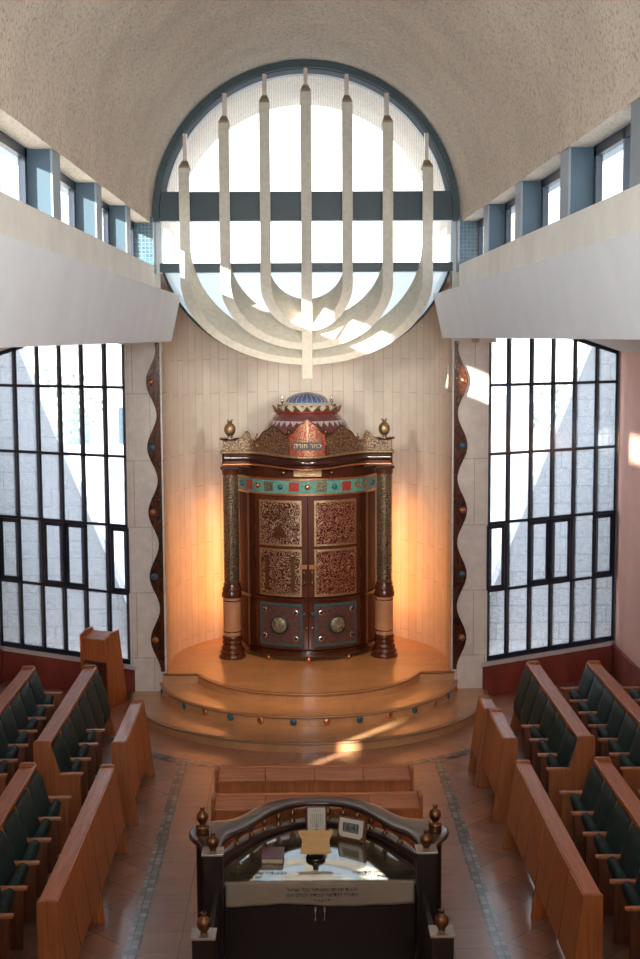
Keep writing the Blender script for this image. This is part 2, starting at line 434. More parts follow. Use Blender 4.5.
# roundels set in the middle riser
rl = math.acos((20.71-20.36)/2.33)*.93
for i, a in enumerate(linsp(-rl, rl, 14)):
    c = Vector((2.335*math.sin(a), 20.71-2.335*math.cos(a), .205)); nrm = Vector((math.sin(a), -math.cos(a), 0))
    disc = MB(); tx = Vector((math.cos(a), math.sin(a), 0))
    def ringp(r, d): return [tuple(c+tx*r*math.cos(q)+Vector((0, 0, 1))*r*math.sin(q)+nrm*d) for q in linsp(0, 2*PI, 17)[:-1]]
    disc.loft([ringp(.050, -.01), ringp(.050, .006), ringp(.036, .012), ringp(.015, .018)])
    disc.build('riser_roundel', 'copper' if i % 2 else 'blue_enamel', plat)

# ---- niche wall: straight returns then a half cylinder, its top cut by the round window's tube
RN = 2.22
def niche_pt(s):
    L1 = .8
    if s < L1: return (-RN, YW+s)
    if s < L1+PI*RN: a = (s-L1)/RN; return (-RN*math.cos(a), YW+L1+RN*math.sin(a))
    return (RN, YW+L1-(s-L1-PI*RN))
TOT = 1.6+PI*RN
RZ = 2.17   # the lower half of the round window is a little flatter
EX = 2.15
def tube_z(x): return VZ-RZ*max(0, 1-abs(x/VR)**EX)**(1/EX)
mb = MB(); N = 90
ss = linsp(0, TOT, N)
mb.grid(lambda s, v: (*niche_pt(s), .4+v*(tube_z(niche_pt(s)[0])-.4)), ss, linsp(0, 1, 2), lambda s, v: (s, .4+v*(tube_z(niche_pt(s)[0])-.4)))
S('wall_niche', mb, 'plank_stone', recalc=False)
# soffit strip between the window plane and the niche wall (cream plaster)
xs = linsp(-RN, RN, 41)
mb = MB().grid(lambda x, v: (x, YW+.12+v*(.68+math.sqrt(max(0, RN*RN-x*x))), tube_z(x)), xs, [0, .5, 1])
S('ceiling_niche', mb, 'cream_plaster')
# ---- end wall: cheeks outside the niche opening, up to the springing
mb = MB()
for s in (-1, 1):
    x = linsp(2.20, 2.75, 2)
    mb.box(min(s*2.20, s*2.62), max(s*2.20, s*2.62), YW, YW+.12, 5.4, 6.62)
S('wall_end', mb, 'cream_plaster')
# ---- stone piers beside the niche
for nm, s in (('left', -1), ('right', 1)):
    o = S('wall_pier_'+nm, MB().box(*sorted((s*2.205, s*2.76)), 20.36, 20.98, 0, 5.52), 'pier_stone')
    wall_uv(o, lambda c, n_: ((c.x if abs(n_.y) > .5 else c.y)+.05, c.z+.35))
# ---- vault
VY0, VY1 = -3.0, 24.1
prof = [(VR*math.cos(a), VZ+VR*math.sin(a)) for a in linsp(0, PI, 65)]
mb = MB()
for r, sgn in ((VR, 1), (VR+.22, -1)):
    mb.grid(lambda a, y: (r*math.cos(a), y, VZ+r*math.sin(a)), linsp(0, PI, 65), linsp(VY0, VY1, 30))
for s in (-1, 1): mb.box(*sorted((s*VR, s*(VR+.22))), VY0, YW, VZ-.08, VZ)
vault = S('ceiling_vault', mb, 'vault', recalc=False)
mb = MB()
for s in (-1, 1):
    mb.box(*sorted((s*2.297, s*2.85)), VY0, 20.4, VZ-.075, VZ-.01)
S('ceiling_soffit', mb, plain('soffit_paint', (.56, .63, .70), .8, var=.03))
# ---- upper side walls, galleries' panels, clerestory
for nm, s in (('left', -1), ('right', 1)):
    mb = MB().box(*sorted((s*2.2, s*2.75)), -3, 19.55, 5.75, 6.62)
    mb.box(*sorted((s*2.5, s*2.75)), 19.55, 20.6, 5.5, 6.62)
    S('wall_upper_'+nm, mb, 'cream_plaster')
    # inclined white panel with a raked end
    z0, z1 = 5.57, 6.2
    if s < 0: z0 = 5.54
    yA, yB = -3, 19.7
    pr = [(s*1.98, z0), (s*1.84, z1), (s*2.25, z1+.02), (s*2.25, z0)]
    mb = MB().prism(pr, yA, yB, 'y')
    S('wall_panel_'+nm, mb, 'white_plaster')
    # blue fins
    for k, yf in enumerate((-0.7, 1.9, 4.45, 7.0, 9.55, 12.2, 14.8, 17.37)):
        f = MB().box(*sorted((s*2.32, s*2.56)), yf, yf+.38, 6.45, VZ-.07)
        o = S('trim_fin_%s_%d' % (nm, k), f, 'blue_fin')
        e = MB().box(*sorted((s*2.305, s*2.325)), yf-.005, yf+.385, 6.45, VZ-.075); S('fin_edge', e, 'fin_edge', o)
    # mosaic pillar next to the end wall
    S('trim_tile_'+nm, MB().box(*sorted((s*2.25, s*2.58)), 19.95, 20.4, 6.55, VZ), 'blue_mosaic')
    # clerestory windows between the fins
    ys = [-.7, 1.9, 4.45, 7.0, 9.55, 12.2, 14.8, 17.37, 20.05]
    for k in range(8):
        ya, yb = ys[k]+.38, ys[k+1]
        if k == 7: yb = 19.97
        wn = sthing('window_%d' % (3+k+(8 if s > 0 else 0)), (s*2.56, ya, 6.6)); W = yb-ya
        fr = MB()
        for a, b, c_, d in ((0, W, 0, .06), (0, W, .585, .675), (0, .10, 0, .675), (W-.10, W, 0, .675), (W*.5-.03, W*.5+.03, 0, .675)):
            fr.box(-.03, .03, a, b, c_, d)
        fr.build('window_frame', 'window_metal', wn)
        MB().box(-.004, .004, .03, W-.03, .02, .65).build('glass_pane', 'clear_glass', wn)
# ---- the gallery the view is taken from (behind and below the camera)
S('floor_gallery', MB().box(-5.3, 5.3, -3.2, 2.4, 3.75, 4.0).box(-5.3, 5.3, 2.28, 2.4, 4.0, 4.42), 'cream_plaster')
S('wall_back', MB().box(-5.4, 5.4, -3.3, -3.0, 0, 4.0).box(-5.4, -2.3, -3.3, -3.0, 4.0, 5.7).box(2.3, 5.4, -3.3, -3.0, 4.0, 5.7).box(-2.3, 2.3, -3.3, -3.0, 4.0, 6.0).box(-5.4, 5.4, 2.2, 2.4, 0, 3.75), 'cream_plaster')
# ---- aisles: sloping ceilings, side walls, red base walls with sills, tall windows
SL = .59; A0 = (2.75, 20.4)
def wl(x): return A0[1]+SL*(x-A0[0])
ang = math.atan(SL)
for nm, s in (('left', -1), ('right', 1)):
    mb = MB().prism([(s*2.0, z0+.0), (s*4.2, 5.6), (s*5.3, 5.27), (s*5.3, 5.45), (s*4.2, 5.78), (s*2.0, 5.75)], -3, 23, 'y') if False else MB().prism([(s*2.2, 5.6), (s*4.2, 5.6), (s*5.3, 5.27), (s*5.3, 5.45), (s*4.2, 5.78), (s*2.2, 5.78)], -3, 22.3, 'y')
    S('ceiling_aisle_'+nm, mb, 'ceiling_paint')
    X = s*5.08
    if s > 0:
        S('wall_right', MB().box(X, X+.3, -3, 21.76, .5, 5.4), 'pink_wall')
    else:
        # left wall, with one narrow slit window out of the frame that throws a sun streak on the floor
        mb = MB(); x0, x1 = X-.3, X
        y0s, y1s, z0s, z1s = 10.56, 11.12, 2.08, 2.85
        mb.box(x0, x1, -3, y0s, .5, 5.4); mb.box(x0, x1, y1s, 21.76, .5, 5.4)
        mb.box(x0, x1, y0s, y1s, .5, z0s); mb.box(x0, x1, y0s, y1s, z1s, 5.4)
        S('wall_left', mb, 'pink_wall')
    S('wall_base_'+nm, MB().box(*sorted((s*5.03, s*5.38)), -3, 21.7, 0, .5), 'red_wall')
    # base wall and sill under the tall window (runs along the splayed line)
    ca, sa = math.cos(ang), math.sin(ang)
    def P(u, w_, z): return (s*(A0[0]+u*ca-w_*-sa*-1), A0[1]+u*sa-w_*ca, z)  # w_>0 towards the hall
    LW = (5.08-A0[0])/ca
    def slab(u0, u1, w0, w1, za, zb, mb):
        vs = [P(u, w_, z) for z in (za, zb) for w_ in (w0, w1) for u in (u0, u1)]
        return mb.add(vs, [(0, 2, 3, 1), (4, 5, 7, 6), (0, 1, 5, 4), (2, 6, 7, 3), (0, 4, 6, 2), (1, 3, 7, 5)])
    S('wall_window_base_'+nm, slab(0, LW, -.25, .12, 0, .5, MB()), 'red_wall')
    S('trim_sill_'+nm, slab(0, LW, -.2, .17, .5, .56, MB()), 'white_sill')
    wn = sthing('window_%d' % (1 if s < 0 else 2))
    us = [0, .45, .90, 1.345, 1.79, 2.235, LW]
    zs = [.60, 1.665, 2.72, 3.79, 4.845, 5.6]
    u_edges = [0.02]+[(x-A0[0])/ca for x in (3.10, 3.49, 3.87, 4.26, 4.665)]+[LW-.03]
    fr = MB()
    for u in u_edges: slab(u-.024, u+.024, -.06, .045, .56, 5.62, fr)
    for z in zs: slab(0, LW, -.05, .035, z-.022, z+.022, fr)
    slab(0, LW, -.06, .05, .56, .64, fr)
    u0_, u1_ = (4.15-A0[0])/ca, LW
    vs = [P(u, w_, z+dz) for dz in (-.055, .03) for w_ in (-.06, .05) for u, z in ((u0_, 5.6), (u1_, 5.335))]
    fr.add(vs, [(0, 2, 3, 1), (4, 5, 7, 6), (0, 1, 5, 4), (2, 6, 7, 3), (0, 4, 6, 2), (1, 3, 7, 5)])
    fr.build('window_frame', 'window_metal', wn)
    slab(0, LW, -.012, -.004, .56, 5.6, MB()).build('glass_pane', 'glare_glass', wn)
    cells = (0, 2, 3, 5)
    for ci in cells:
        ua, ub = u_edges[ci]+.02, u_edges[ci+1]-.02; za, zb = zs[1]+.02, zs[2]-.02
        cm = MB()
        for a, b, c_, d in ((ua, ub, za, za+.065), (ua, ub, zb-.065, zb), (ua, ua+.055, za, zb), (ub-.055, ub, za, zb)): slab(a, b, -.02, .085, c_, d, cm)
        cas = cm.build('casement', 'window_metal', wn, bevel=.006)
        hx = ub-.03 if ci in (2, 5) else ua+.03
        if ci == 3: hx = ua+.03
        hm = slab(hx-.012, hx+.012, .085, .10, (za+zb)/2-.33, (za+zb)/2-.18, MB()); slab(hx-.010, hx+.07, .10, .13, (za+zb)/2-.26, (za+zb)/2-.235, hm)
        hm.build('casement_handle', 'window_metal', cas, bevel=.003)

# ---- the round window
rw = sthing('window_round', (0, YW, VZ))
mb = MB()
rings = [[((r)*math.cos(a), y, (r)*math.sin(a)) for r, y in ((VR+.02, -.20), (VR-.105, -.20), (VR-.105, .14), (VR+.02, .14))] for a in linsp(-.02, PI+.02, 97)]
mb.loft(rings, smooth=False); mb.build('round_frame', 'teal_metal', rw)
rings = [[((r)*math.cos(a), y, (r)*math.sin(a)) for r, y in ((VR-.10, -.05), (VR-.17, -.03), (VR-.17, .13), (VR-.10, .13))] for a in linsp(0, PI, 97)]
MB().loft(rings, smooth=False).build('inner_reveal', 'fin_edge', rw)
cosx = lambda a: math.copysign(abs(math.cos(a))**(2/EX), math.cos(a)); sinx = lambda a: math.copysign(abs(math.sin(a))**(2/EX), math.sin(a))
rings = [[(r*cosx(a), y, (r-VR+RZ)*sinx(a)) for r, y in ((VR, -.01), (VR-.03, -.01), (VR-.03, .10), (VR, .10))] for a in linsp(PI+.27, 2*PI-.27, 65)]
MB().loft(rings).build('lower_rim', 'teal_metal', rw)
for s in (-1, 1): MB().box(*sorted((s*2.17, s*2.25)), -.04, .1, -.80, 0).build('side_jamb', 'white_plaster', rw)
MB().box(-2.2, 2.2, -.10, .1, -.03, .40).build('crossbar', 'teal_metal', rw)
MB().box(-2.2, 2.2, -.05, .08, -.785, -.65).build('crossbar', 'teal_metal', rw)
gm = MB()
for x in (-1.19, -.6, 0, .6, 1.19): gm.box(x-.02, x+.02, 0, .06, .4, math.sqrt((VR-.15)**2-x*x))
gm.build('glazing_bars', 'teal_metal', rw)
def halfdisc(z0, z1, R, y):
    zz = linsp(z0, z1, 24); vs = []
    pts = [(math.sqrt(max(0, R*R-z*z)), y, z) for z in zz]+[(-math.sqrt(max(0, R*R-z*z)), y, z) for z in reversed(zz)]
    return MB().add(pts, [tuple(range(len(pts)))])
halfdisc(.37, VR-.16, VR-.15, .05).build('upper_pane', 'ribbed_glass', rw)
MB().box(-2.2, 2.2, .046, .054, -.67, 0).build('middle_pane', 'clear_glass', rw)
lp = [(VR*.99*cosx(a), .05, RZ*.99*sinx(a)) for a in linsp(PI+.30, 2*PI-.30, 60)]
MB().add(lp, [tuple(range(60))]).build('lower_pane', 'frosted_glass', rw)

# ---- outside: ground, stone wing walls, pale buildings
S('ground', MB().box(-60, 60, 23.8, 140, -.9, -.6), 'asphalt')
for nm, s in (('left', -1), ('right', 1)):
    S('wall_sunblock_'+nm, MB().box(*sorted((s*5.3, s*5.6)), 21.7, 23.0, -.6, 7.0), 'rough_stone')  # added unseen walls that keep the sun off the stone wings
    pts = [(s*2.9, -.6), (s*2.95, .5), (s*4.92, 5.45), (s*5.5, 6.9), (s*7.5, 6.9), (s*7.5, -.6)]
    o = S('wall_wing_'+nm, MB().prism(pts, 23.0, 23.5, 'y'), 'rough_stone')
    wall_uv(o, lambda c, n_: (c.x if abs(n_.y) > .5 else c.y, c.z))
for i, (x, y, w_, d, h_, lab) in enumerate(((-11, 62, 9, 8, 6.2, 'pale low stone building beyond the car park, seen through the left window'), (15.5, 70, 8, 8, 7.4, 'pale square building in the haze, seen through the right window'))):
    b = thing('distant_building', lab, 'building', (x, y, -.6))
    MB().box(-w_/2, w_/2, -d/2, d/2, 0, h_).build('wall', 'far_building', b)
    MB().box(-w_/2-.2, w_/2+.2, -d/2-.2, d/2+.2, h_, h_+.3).build('roof', 'white_plaster', b)
    for k in range(4):
        MB().box(-w_/2+.8+k*w_/4, -w_/2+1.8+k*w_/4, -d/2-.03, -d/2+.05, 1.6, 3.2).build('building_window', 'blue_fin', b)
def tree(x, y, h_, lab):
    t_ = thing('tree', lab, 'tree', (x, y, -.6))
    MB().tube([(0, 0, 0), (.1, 0, h_*.3), (.05, .1, h_*.6)], .12, 8, [.16, .12, .07]).build('trunk', 'bark', t_)
    cm = MB()
    for k in range(420):
        a, b, r = random.uniform(0, 2*PI), math.acos(random.uniform(-1, 1)), random.uniform(.5, 1)*h_*.3
        c = Vector((math.cos(a)*math.sin(b)*r, math.sin(a)*math.sin(b)*r, h_*.68+math.cos(b)*r*.9))
        d1 = Vector([random.uniform(-1, 1) for _ in range(3)]).normalized()*.16; d2 = Vector([random.uniform(-1, 1) for _ in range(3)]).normalized()*.12
        cm.add([c-d1, c+d2, c+d1, c-d2], [(0, 1, 2, 3)])
    cm.build('foliage', 'foliage', t_, recalc=False)
tree(8.9, 46, 5.0, 'small leafy tree outside the right window, pale in the glare')
tree(-8.8, 48, 5.6, 'leafy tree outside the left window, pale in the glare')

# ================================================================== MENORAH
men = thing('menorah', 'huge seven-branched concrete menorah in front of the round window', 'menorah', (0, 19.9, 0))
BW = .078; XC = [.60, 1.19, 1.775]
tops = {-.0: 9.12, .60: 8.97, 1.19: 8.68, 1.775: 8.04}
def U_branch(a, zc, bf, ab, zcb, bb, ztop):
    """front curve (half ellipse a,bf about zc) and back curve (ab,bb about zcb)"""
    pf, pb = [], []
    up = linsp(0, 1, 7)
    rings = []
    def F(tt):  # tt 0..1 along whole U ; stems first/last quarter
        if tt < .25: return (-1, ztop+(zc-ztop)*(tt/.25), None)
        if tt > .75: return (1, zc+(ztop-zc)*((tt-.75)/.25), None)
        return (0, 0, PI+(tt-.25)/.5*PI)
    def pt(tt, a_, b_, z_):
        k, z, th = F(tt)
        if k: return (k*a_, ztop+(z_-ztop)*((ztop-z)/(ztop-zc)))
        return (a_*math.cos(th), z_+b_*math.sin(th))
    for tt in linsp(0, .25, 6)[:-1]+linsp(.25, .75, 49)+linsp(.75, 1, 6)[1:]:
        fo = pt(tt, a+BW, bf+BW, zc); fi = pt(tt, a-BW, bf+BW-.10, zc)
        bi = pt(tt, ab-BW*.2, bb-BW*.2, zcb); bo = pt(tt, ab+BW, bb+.10, zcb)
        if bo[1] > fo[1]+.4 and abs(bo[0]) < a*.9: pass
        rings.append([(fo[0], -.06, fo[1]), (fi[0], -.06, fi[1]), (bi[0], .36, bi[1]), (bo[0], .36, bo[1])])
    mb = MB().loft(rings, smooth=False)
    return mb
specs = [(XC[0], 6.38, .63, .585, 6.72, .575, tops[.60]), (XC[1], 6.38, .90, 1.165, 6.85, 1.01, tops[1.19]), (XC[2], 6.42, 1.16, 1.745, 7.0, 1.49, tops[1.775])]
for sp_ in specs: U_branch(*sp_).build('curved_branch', 'cast_stone', men, bevel=.006)
MB().box(-BW, BW, -.075, .34, 4.98, 9.12).build('central_stem', 'cast_stone', men, bevel=.006)
for x0 in (-1.775, -1.19, -.6, 0, .6, 1.19, 1.775):
    z = tops[abs(x0)]
    q = lambda h, d: [(x0-h, -.06-(.0)+d, 0), (x0+h, -.06+d, 0), (x0+h, .2-d, 0), (x0-h, .2-d, 0)]
    def rg(h, y0_, y1_, zz): return [(x0-h, y0_, zz), (x0+h, y0_, zz), (x0+h, y1_, zz), (x0-h, y1_, zz)]
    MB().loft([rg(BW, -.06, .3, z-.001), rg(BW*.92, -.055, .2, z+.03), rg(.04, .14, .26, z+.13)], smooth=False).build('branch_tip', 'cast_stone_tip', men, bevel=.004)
    zt = VZ+math.sqrt((VR-.14)**2-x0*x0)
    mb = MB().box(x0-.03, x0+.03, .18, .24, z+.1, zt+.0)
    mb.build('support_post', 'steel', men)

# ================================================================== WAVY PANELS ON THE PIERS
for s in (-1, 1):
    wv = thing('wavy_panel', ('dark wavy-edged wooden panel with roundels, left of the ark on the stone pier' if s < 0 else 'dark wavy-edged wooden panel right of the ark, glowing amber near its top in the sun'), 'panel', (0, 20.30, 0), group='wavy wooden panels flanking the niche')
    zz = linsp(.46, 5.52, 90)
    def wx(z): return 2.36+.075*math.cos((z-.96)/.992*2*PI)
    pts = [(s*2.225, .46)]+[(s*wx(z), z) for z in zz]+[(s*2.225, 5.52)]
    mb = MB().prism(pts, 0, .058, 'y'); mb.build('wavy_board', 'wavy', wv, bevel=.004)
    for k in range(5):
        z = .96+k*.992; x = s*2.362
        r = MB(); 
        def cr(rad, d): return [(x+rad*math.cos(q), d, z+rad*math.sin(q)) for q in linsp(0, 2*PI, 17)[:-1]]
        r.loft([cr(.052, 0), cr(.052, -.012), cr(.035, -.02), cr(.030, -.03), cr(.008, -.036)])
        r.build('roundel', 'copper' if k % 2 == 0 else 'blue_enamel', wv)

# ================================================================== THE ARK
ark = thing('torah_ark', 'ornate bow-fronted wooden ark with filigree doors, dome and two columns', 'cabinet', (0, 0, .42))
AC, AR = 22.16, 1.13     # plan centre (y) and radius of the drum-shaped body
Z = lambda z: z-.42
def arcplate(a0, a1, z0, z1, r0, r1, n=24, smooth=True):
    A = [math.radians(x) for x in linsp(a0, a1, n)]
    rings = [[(r*math.sin(a), AC-r*math.cos(a), z) for r, z in ((r0, Z(z0)), (r1, Z(z0)), (r1, Z(z1)), (r0, Z(z1)))] for a in A]
    mb = MB(); k = 4
    vs = [p for g in rings for p in g]; uv = []
    for a, g in zip(A, rings):
        for (x, y, z) in g: uv.append((a*r1, z))
    fs = [(0, 1, 2, 3), tuple(4*(n-1)+i for i in (3, 2, 1, 0))]
    for i in range(n-1):
        for q in range(4): fs.append((i*4+q, i*4+(q+1) % 4, (i+1)*4+(q+1) % 4, (i+1)*4+q))
    return mb.add(vs, fs, False, uv)
def AP(name, mat, parent, *a, **k):
    return arcplate(*a, **k).build(name, mat, parent)
# body
AP('body', 'mahogany_dull', ark, -112, 112, .51, 3.62, .95, AR, n=60)
AP('top_board', 'mahogany_x', ark, -120, 120, 3.50, 3.60, .02, AR+.02, n=40)
AP('plinth', 'mahogany_x', ark, -95, 95, .505, .59, .8, AR+.035, n=60)
AP('plinth_rim', 'ebony', ark, -95, 95, .565, .60, 1.0, AR+.05, n=60)
AP('waist_moulding', 'mahogany_x', ark, -95, 95, 1.405, 1.45, 1.0, AR+.04, n=60)
for a in (-57, 57): AP('pilaster', 'mahogany', ark, a-1.2, a+1.2, .6, 3.1, AR, AR+.02, n=3)
for x in (-.64, 0, .65):
    y = AC-math.sqrt((AR+.02)**2-x*x)
    MB().ball((x, y, .04), .042).build('ball_foot', 'copper', ark)
# doors: two tall upper leaves, two lower leaves
for s in (-1, 1):
    a0, a1 = sorted((s*.5, s*47))
    d = AP('upper_door', 'mahogany', ark, a0, a1, 1.47, 3.09, AR, AR+.022)
    p0, p1 = sorted((s*5.5, s*41))
    AP('filigree_panel', 'filigree_silver' if s < 0 else 'filigree_bronze', d, p0, p1, 2.31, 3.00, AR+.02, AR+.034)
    AP('filigree_panel', 'filigree_silver' if s < 0 else 'filigree_bronze', d, p0, p1, 1.50, 2.22, AR+.02, AR+.034)
    for (z0_, z1_) in ((2.31, 3.00), (1.50, 2.22)):
        fr = MB()
        for (b0, b1, c0, c1) in ((p0-.6, p1+.6, z0_-.02, z0_+.015), (p0-.6, p1+.6, z1_-.015, z1_+.02), (p0-.6, p0+.9, z0_, z1_), (p1-.9, p1+.6, z0_, z1_)):
            q = arcplate(b0, b1, c0, c1, AR+.02, AR+.042, n=14 if b1-b0 > 3 else 3)
            fr.add(q.v, q.f)
        fr.build('panel_frame', 'old_brass', d)
    d2 = AP('lower_door', 'mahogany', ark, a0, a1, .62, 1.395, AR, AR+.022)
    AP('filigree_panel', 'filigree_dark', d2, p0, p1, .69, 1.34, AR+.02, AR+.032)
    fr = MB()
    for (b0, b1, c0, c1) in ((p0-.6, p1+.6, .67, .705), (p0-.6, p1+.6, 1.325, 1.36), (p0-.6, p0+.8, .69, 1.34), (p1-.8, p1+.6, .69, 1.34)):
        q = arcplate(b0, b1, c0, c1, AR+.02, AR+.04, n=14 if b1-b0 > 3 else 3); fr.add(q.v, q.f)
    fr.build('panel_frame', 'blue_enamel', d2)
    def disc(parent, name, mat, adeg, z, r, off, dome=.01, n=20):
        a = math.radians(adeg); c = Vector(((AR+off)*math.sin(a), AC-(AR+off)*math.cos(a), Z(z))); nn = Vector((math.sin(a), -math.cos(a), 0)); tx = Vector((math.cos(a), math.sin(a), 0))
        R = lambda rr, d_: [tuple(c+tx*rr*math.cos(q)+Vector((0, 0, 1))*rr*math.sin(q)+nn*d_) for q in linsp(0, 2*PI, n+1)[:-1]]
        return MB().loft([R(r, -.02), R(r, dome*.6), R(r*.85, dome), R(r*.3, dome*1.3)]).build(name, mat, parent)
    disc(d2, 'medallion_ring', 'dark_enamel', s*23.5, 1.01, .16, .035)
    disc(d2, 'medallion', 'medal_silver', s*23.5, 1.01, .125, .045, .02)
    for (aa, zz_) in ((10, 1.22), (10, .80), (37, 1.24), (37, .82)):
        disc(d2, 'stud_ring', 'silver', s*aa, zz_, .045, .036); disc(d2, 'stud', 'dark_enamel', s*aa, zz_, .027, .046)
    disc(d2, 'knob', 'blue_enamel', s*3.2, 1.2, .026, .03, .03)
    disc(d2, 'lock', 'silver', s*2.2+1, .98, .018, .03, .02)
    # pull handle and hinges
    hm = MB(); a = math.radians(s*3.0); cx, cy = (AR+.05)*math.sin(a), AC-(AR+.05)*math.cos(a)
    hm.lathe([(.001, 0), (.03, .02), (.033, .05), (.018, .07), (.026, .09), (.02, .12), (.028, .2), (.03, .23), (.001, .25)], cx, cy, Z(1.66), 12)
    hm.build('door_handle', 'brass', d)
    AP('handle_plate', 'copper', d, *sorted((s*.8, s*6.5)), 1.93, 1.99, AR+.02, AR+.06, n=4)
    for z in (1.72, 2.08, 2.5, 2.85): AP('hinge', 'brass', d, *sorted((s*46, s*47.3)), z, z+.11, AR+.015, AR+.035, n=3)
    for z in (.74, 1.2): AP('hinge', 'brass', d2, *sorted((s*46, s*47.3)), z, z+.11, AR+.015, AR+.035, n=3)
# raised motifs on the left door (a stepped mound with rays, two pillars, a line of letters)
dl = [o for o in ark.children if o.name.startswith('upper_door')][0]
mb = MB()
for k in range(6):
    q = arcplate(-23-6.5+k*1.0, -23+6.5-k*1.0, 2.42+k*.035, 2.455+k*.035, AR+.03, AR+.045, n=6); mb.add(q.v, q.f)
mb.build('mound_relief', 'brass', dl)
mb = MB()
for k in range(9):
    th = math.radians(20+k*17.5); c0 = (-23, 2.66)
    for r0_ in linsp(.07, .27, 14):
        a = -23+math.degrees(r0_*math.cos(th)/AR); z = 2.66+r0_*math.sin(th)*1.05
        if z < 2.95: q = arcplate(a-.35, a+.35, z-.008, z+.008, AR+.03, AR+.045, n=2); mb.add(q.v, q.f)
mb.build('ray_relief', 'brass', dl)
for a in (-34, -12):
    mb = arcplate(a-1.6, a+1.6, 1.56, 2.1, AR+.03, AR+.05, n=4)
    q = arcplate(a-2.3, a+2.3, 2.1, 2.13, AR+.03, AR+.055, n=4); mb.add(q.v, q.f)
    mb.build('pillar_relief', 'brass', dl)
# enamelled band with tiles and roundels
band = AP('enamel_band', 'teal_enamel', ark, -80, 80, 3.13, 3.345, AR, AR+.035, n=60)
AP('band_rim', 'copper', ark, -82, 82, 3.345, 3.372, AR, AR+.06, n=60)
AP('band_rim', 'copper', ark, -82, 82, 3.10, 3.13, AR, AR+.06, n=60)
for k in range(-6, 7):
    a = k*10.7
    if k % 2:
        AP('band_tile', 'filigree_tile' if k in (1, -3, 5) else ('red_enamel' if k in (-1, 3, -5) else 'dark_enamel'), band, a-4.0, a+4.0, 3.165, 3.31, AR+.03, AR+.045, n=5)
    else:
        disc(band, 'band_roundel', 'copper' if k % 4 == 0 else 'blue_enamel', a, 3.238, .042, .045, .03)
# recessed frieze and plaque under the cornice
AP('frieze_plaque', 'old_brass', ark, -11, 11, 3.40, 3.50, AR+.0, AR+.02, n=10)
for a in (-19, 19): disc(ark, 'frieze_stud', 'brass', a, 3.46, .035, .03, .03)
# serpentine cornice
def cy_(x):
    x = abs(x); b = .5*(1+math.cos(PI*min(x, 1.0)/1.0)) if x < 1 else 0
    return 21.24-.42*b
def lift(x): return .055*(1-max(0, (21.24-cy_(x))/.42))
def cornice(z0, z1, off, xm=1.355, n=81):
    X_ = linsp(-xm, xm, n)
    rings = [[(x, cy_(x)-off, Z(z0)+lift(x)), (x, cy_(x)-off, Z(z1)+lift(x)), (x, 21.75, Z(z1)+lift(x)), (x, 21.75, Z(z0)+lift(x))] for x in X_]
    return MB().loft(rings)
cornice(3.54, 3.70, 0).build('cornice', 'ebony', ark)
cornice(3.70, 3.735, .03, 1.38).build('cornice_cap', 'old_brass', ark)
cornice(3.515, 3.54, .02, 1.37).build('cornice_bead', 'copper', ark)
# columns
for s in (-1, 1):
    cx, cyy = s*1.235, 21.4
    c = MB().lathe([(.135, Z(3.41)), (.14, Z(3.52))], cx, cyy, 0, 24).build('column_block', 'mahogany', ark)
    sh = MB().lathe([(.122, Z(1.62)), (.122, Z(3.42))], cx, cyy, 0, 28).build('column_shaft', 'carved_column', ark)
    MB().lathe([(.12, Z(1.40)), (.165, Z(1.42)), (.165, Z(1.48)), (.15, Z(1.51)), (.155, Z(1.54)), (.145, Z(1.58)), (.125, Z(1.60)), (.14, Z(1.63)), (.12, Z(1.65))], cx, cyy, 0, 28).build('column_collar', 'mahogany', ark)
    MB().lathe([(.142, Z(.78)), (.142, Z(1.42))], cx, cyy, 0, 28).build('column_drum', 'parchment', ark)
    dm = MB()
    for z in (.845, 1.35): dm.lathe([(.140, z-.42), (.147, z-.414), (.147, z-.406), (.14, z-.40)], cx, cyy, 0, 28)
    dm.build('drum_band', 'ebony', ark)
    MB().lathe([(.215, 0), (.222, .02), (.21, .045), (.185, .06), (.20, .08), (.205, .10), (.19, .12), (.165, .135), (.18, .155), (.182, .18), (.16, .20), (.148, .225), (.165, .245), (.165, .27), (.145, .29), (.16, .31), (.16, .35), (.14, .37)], cx, cyy, 0, 32).build('column_base', 'mahogany', ark)
    MB().box(cx-.15, cx+.15, 21.25, 21.55, Z(3.50), Z(3.545)).build('column_abacus', 'ebony', ark)
    # pedestal and pomegranate finial above the cornice
    MB().lathe([(.12, Z(3.73)), (.12, Z(3.97))], cx, cyy, 0, 24).build('finial_drum', 'filigree_crest', ark)
    MB().lathe([(.165, Z(3.965)), (.17, Z(3.98)), (.165, Z(4.0))], cx, cyy, 0, 24).build('finial_plate', 'ebony', ark)
    p = MB().lathe([(.045, 0), (.03, .02), (.06, .04), (.085, .08), (.092, .13), (.085, .175), (.055, .215), (.025, .235), (.025, .25)], cx, cyy, Z(4.0), 20)
    for k in range(6):
        a = k*PI/3; p.tube([(cx+.02*math.cos(a), cyy+.02*math.sin(a), Z(4.24)), (cx+.05*math.cos(a), cyy+.05*math.sin(a), Z(4.295))], .01, 5, [.014, .003])
    p.build('pomegranate_finial', 'old_brass', ark)
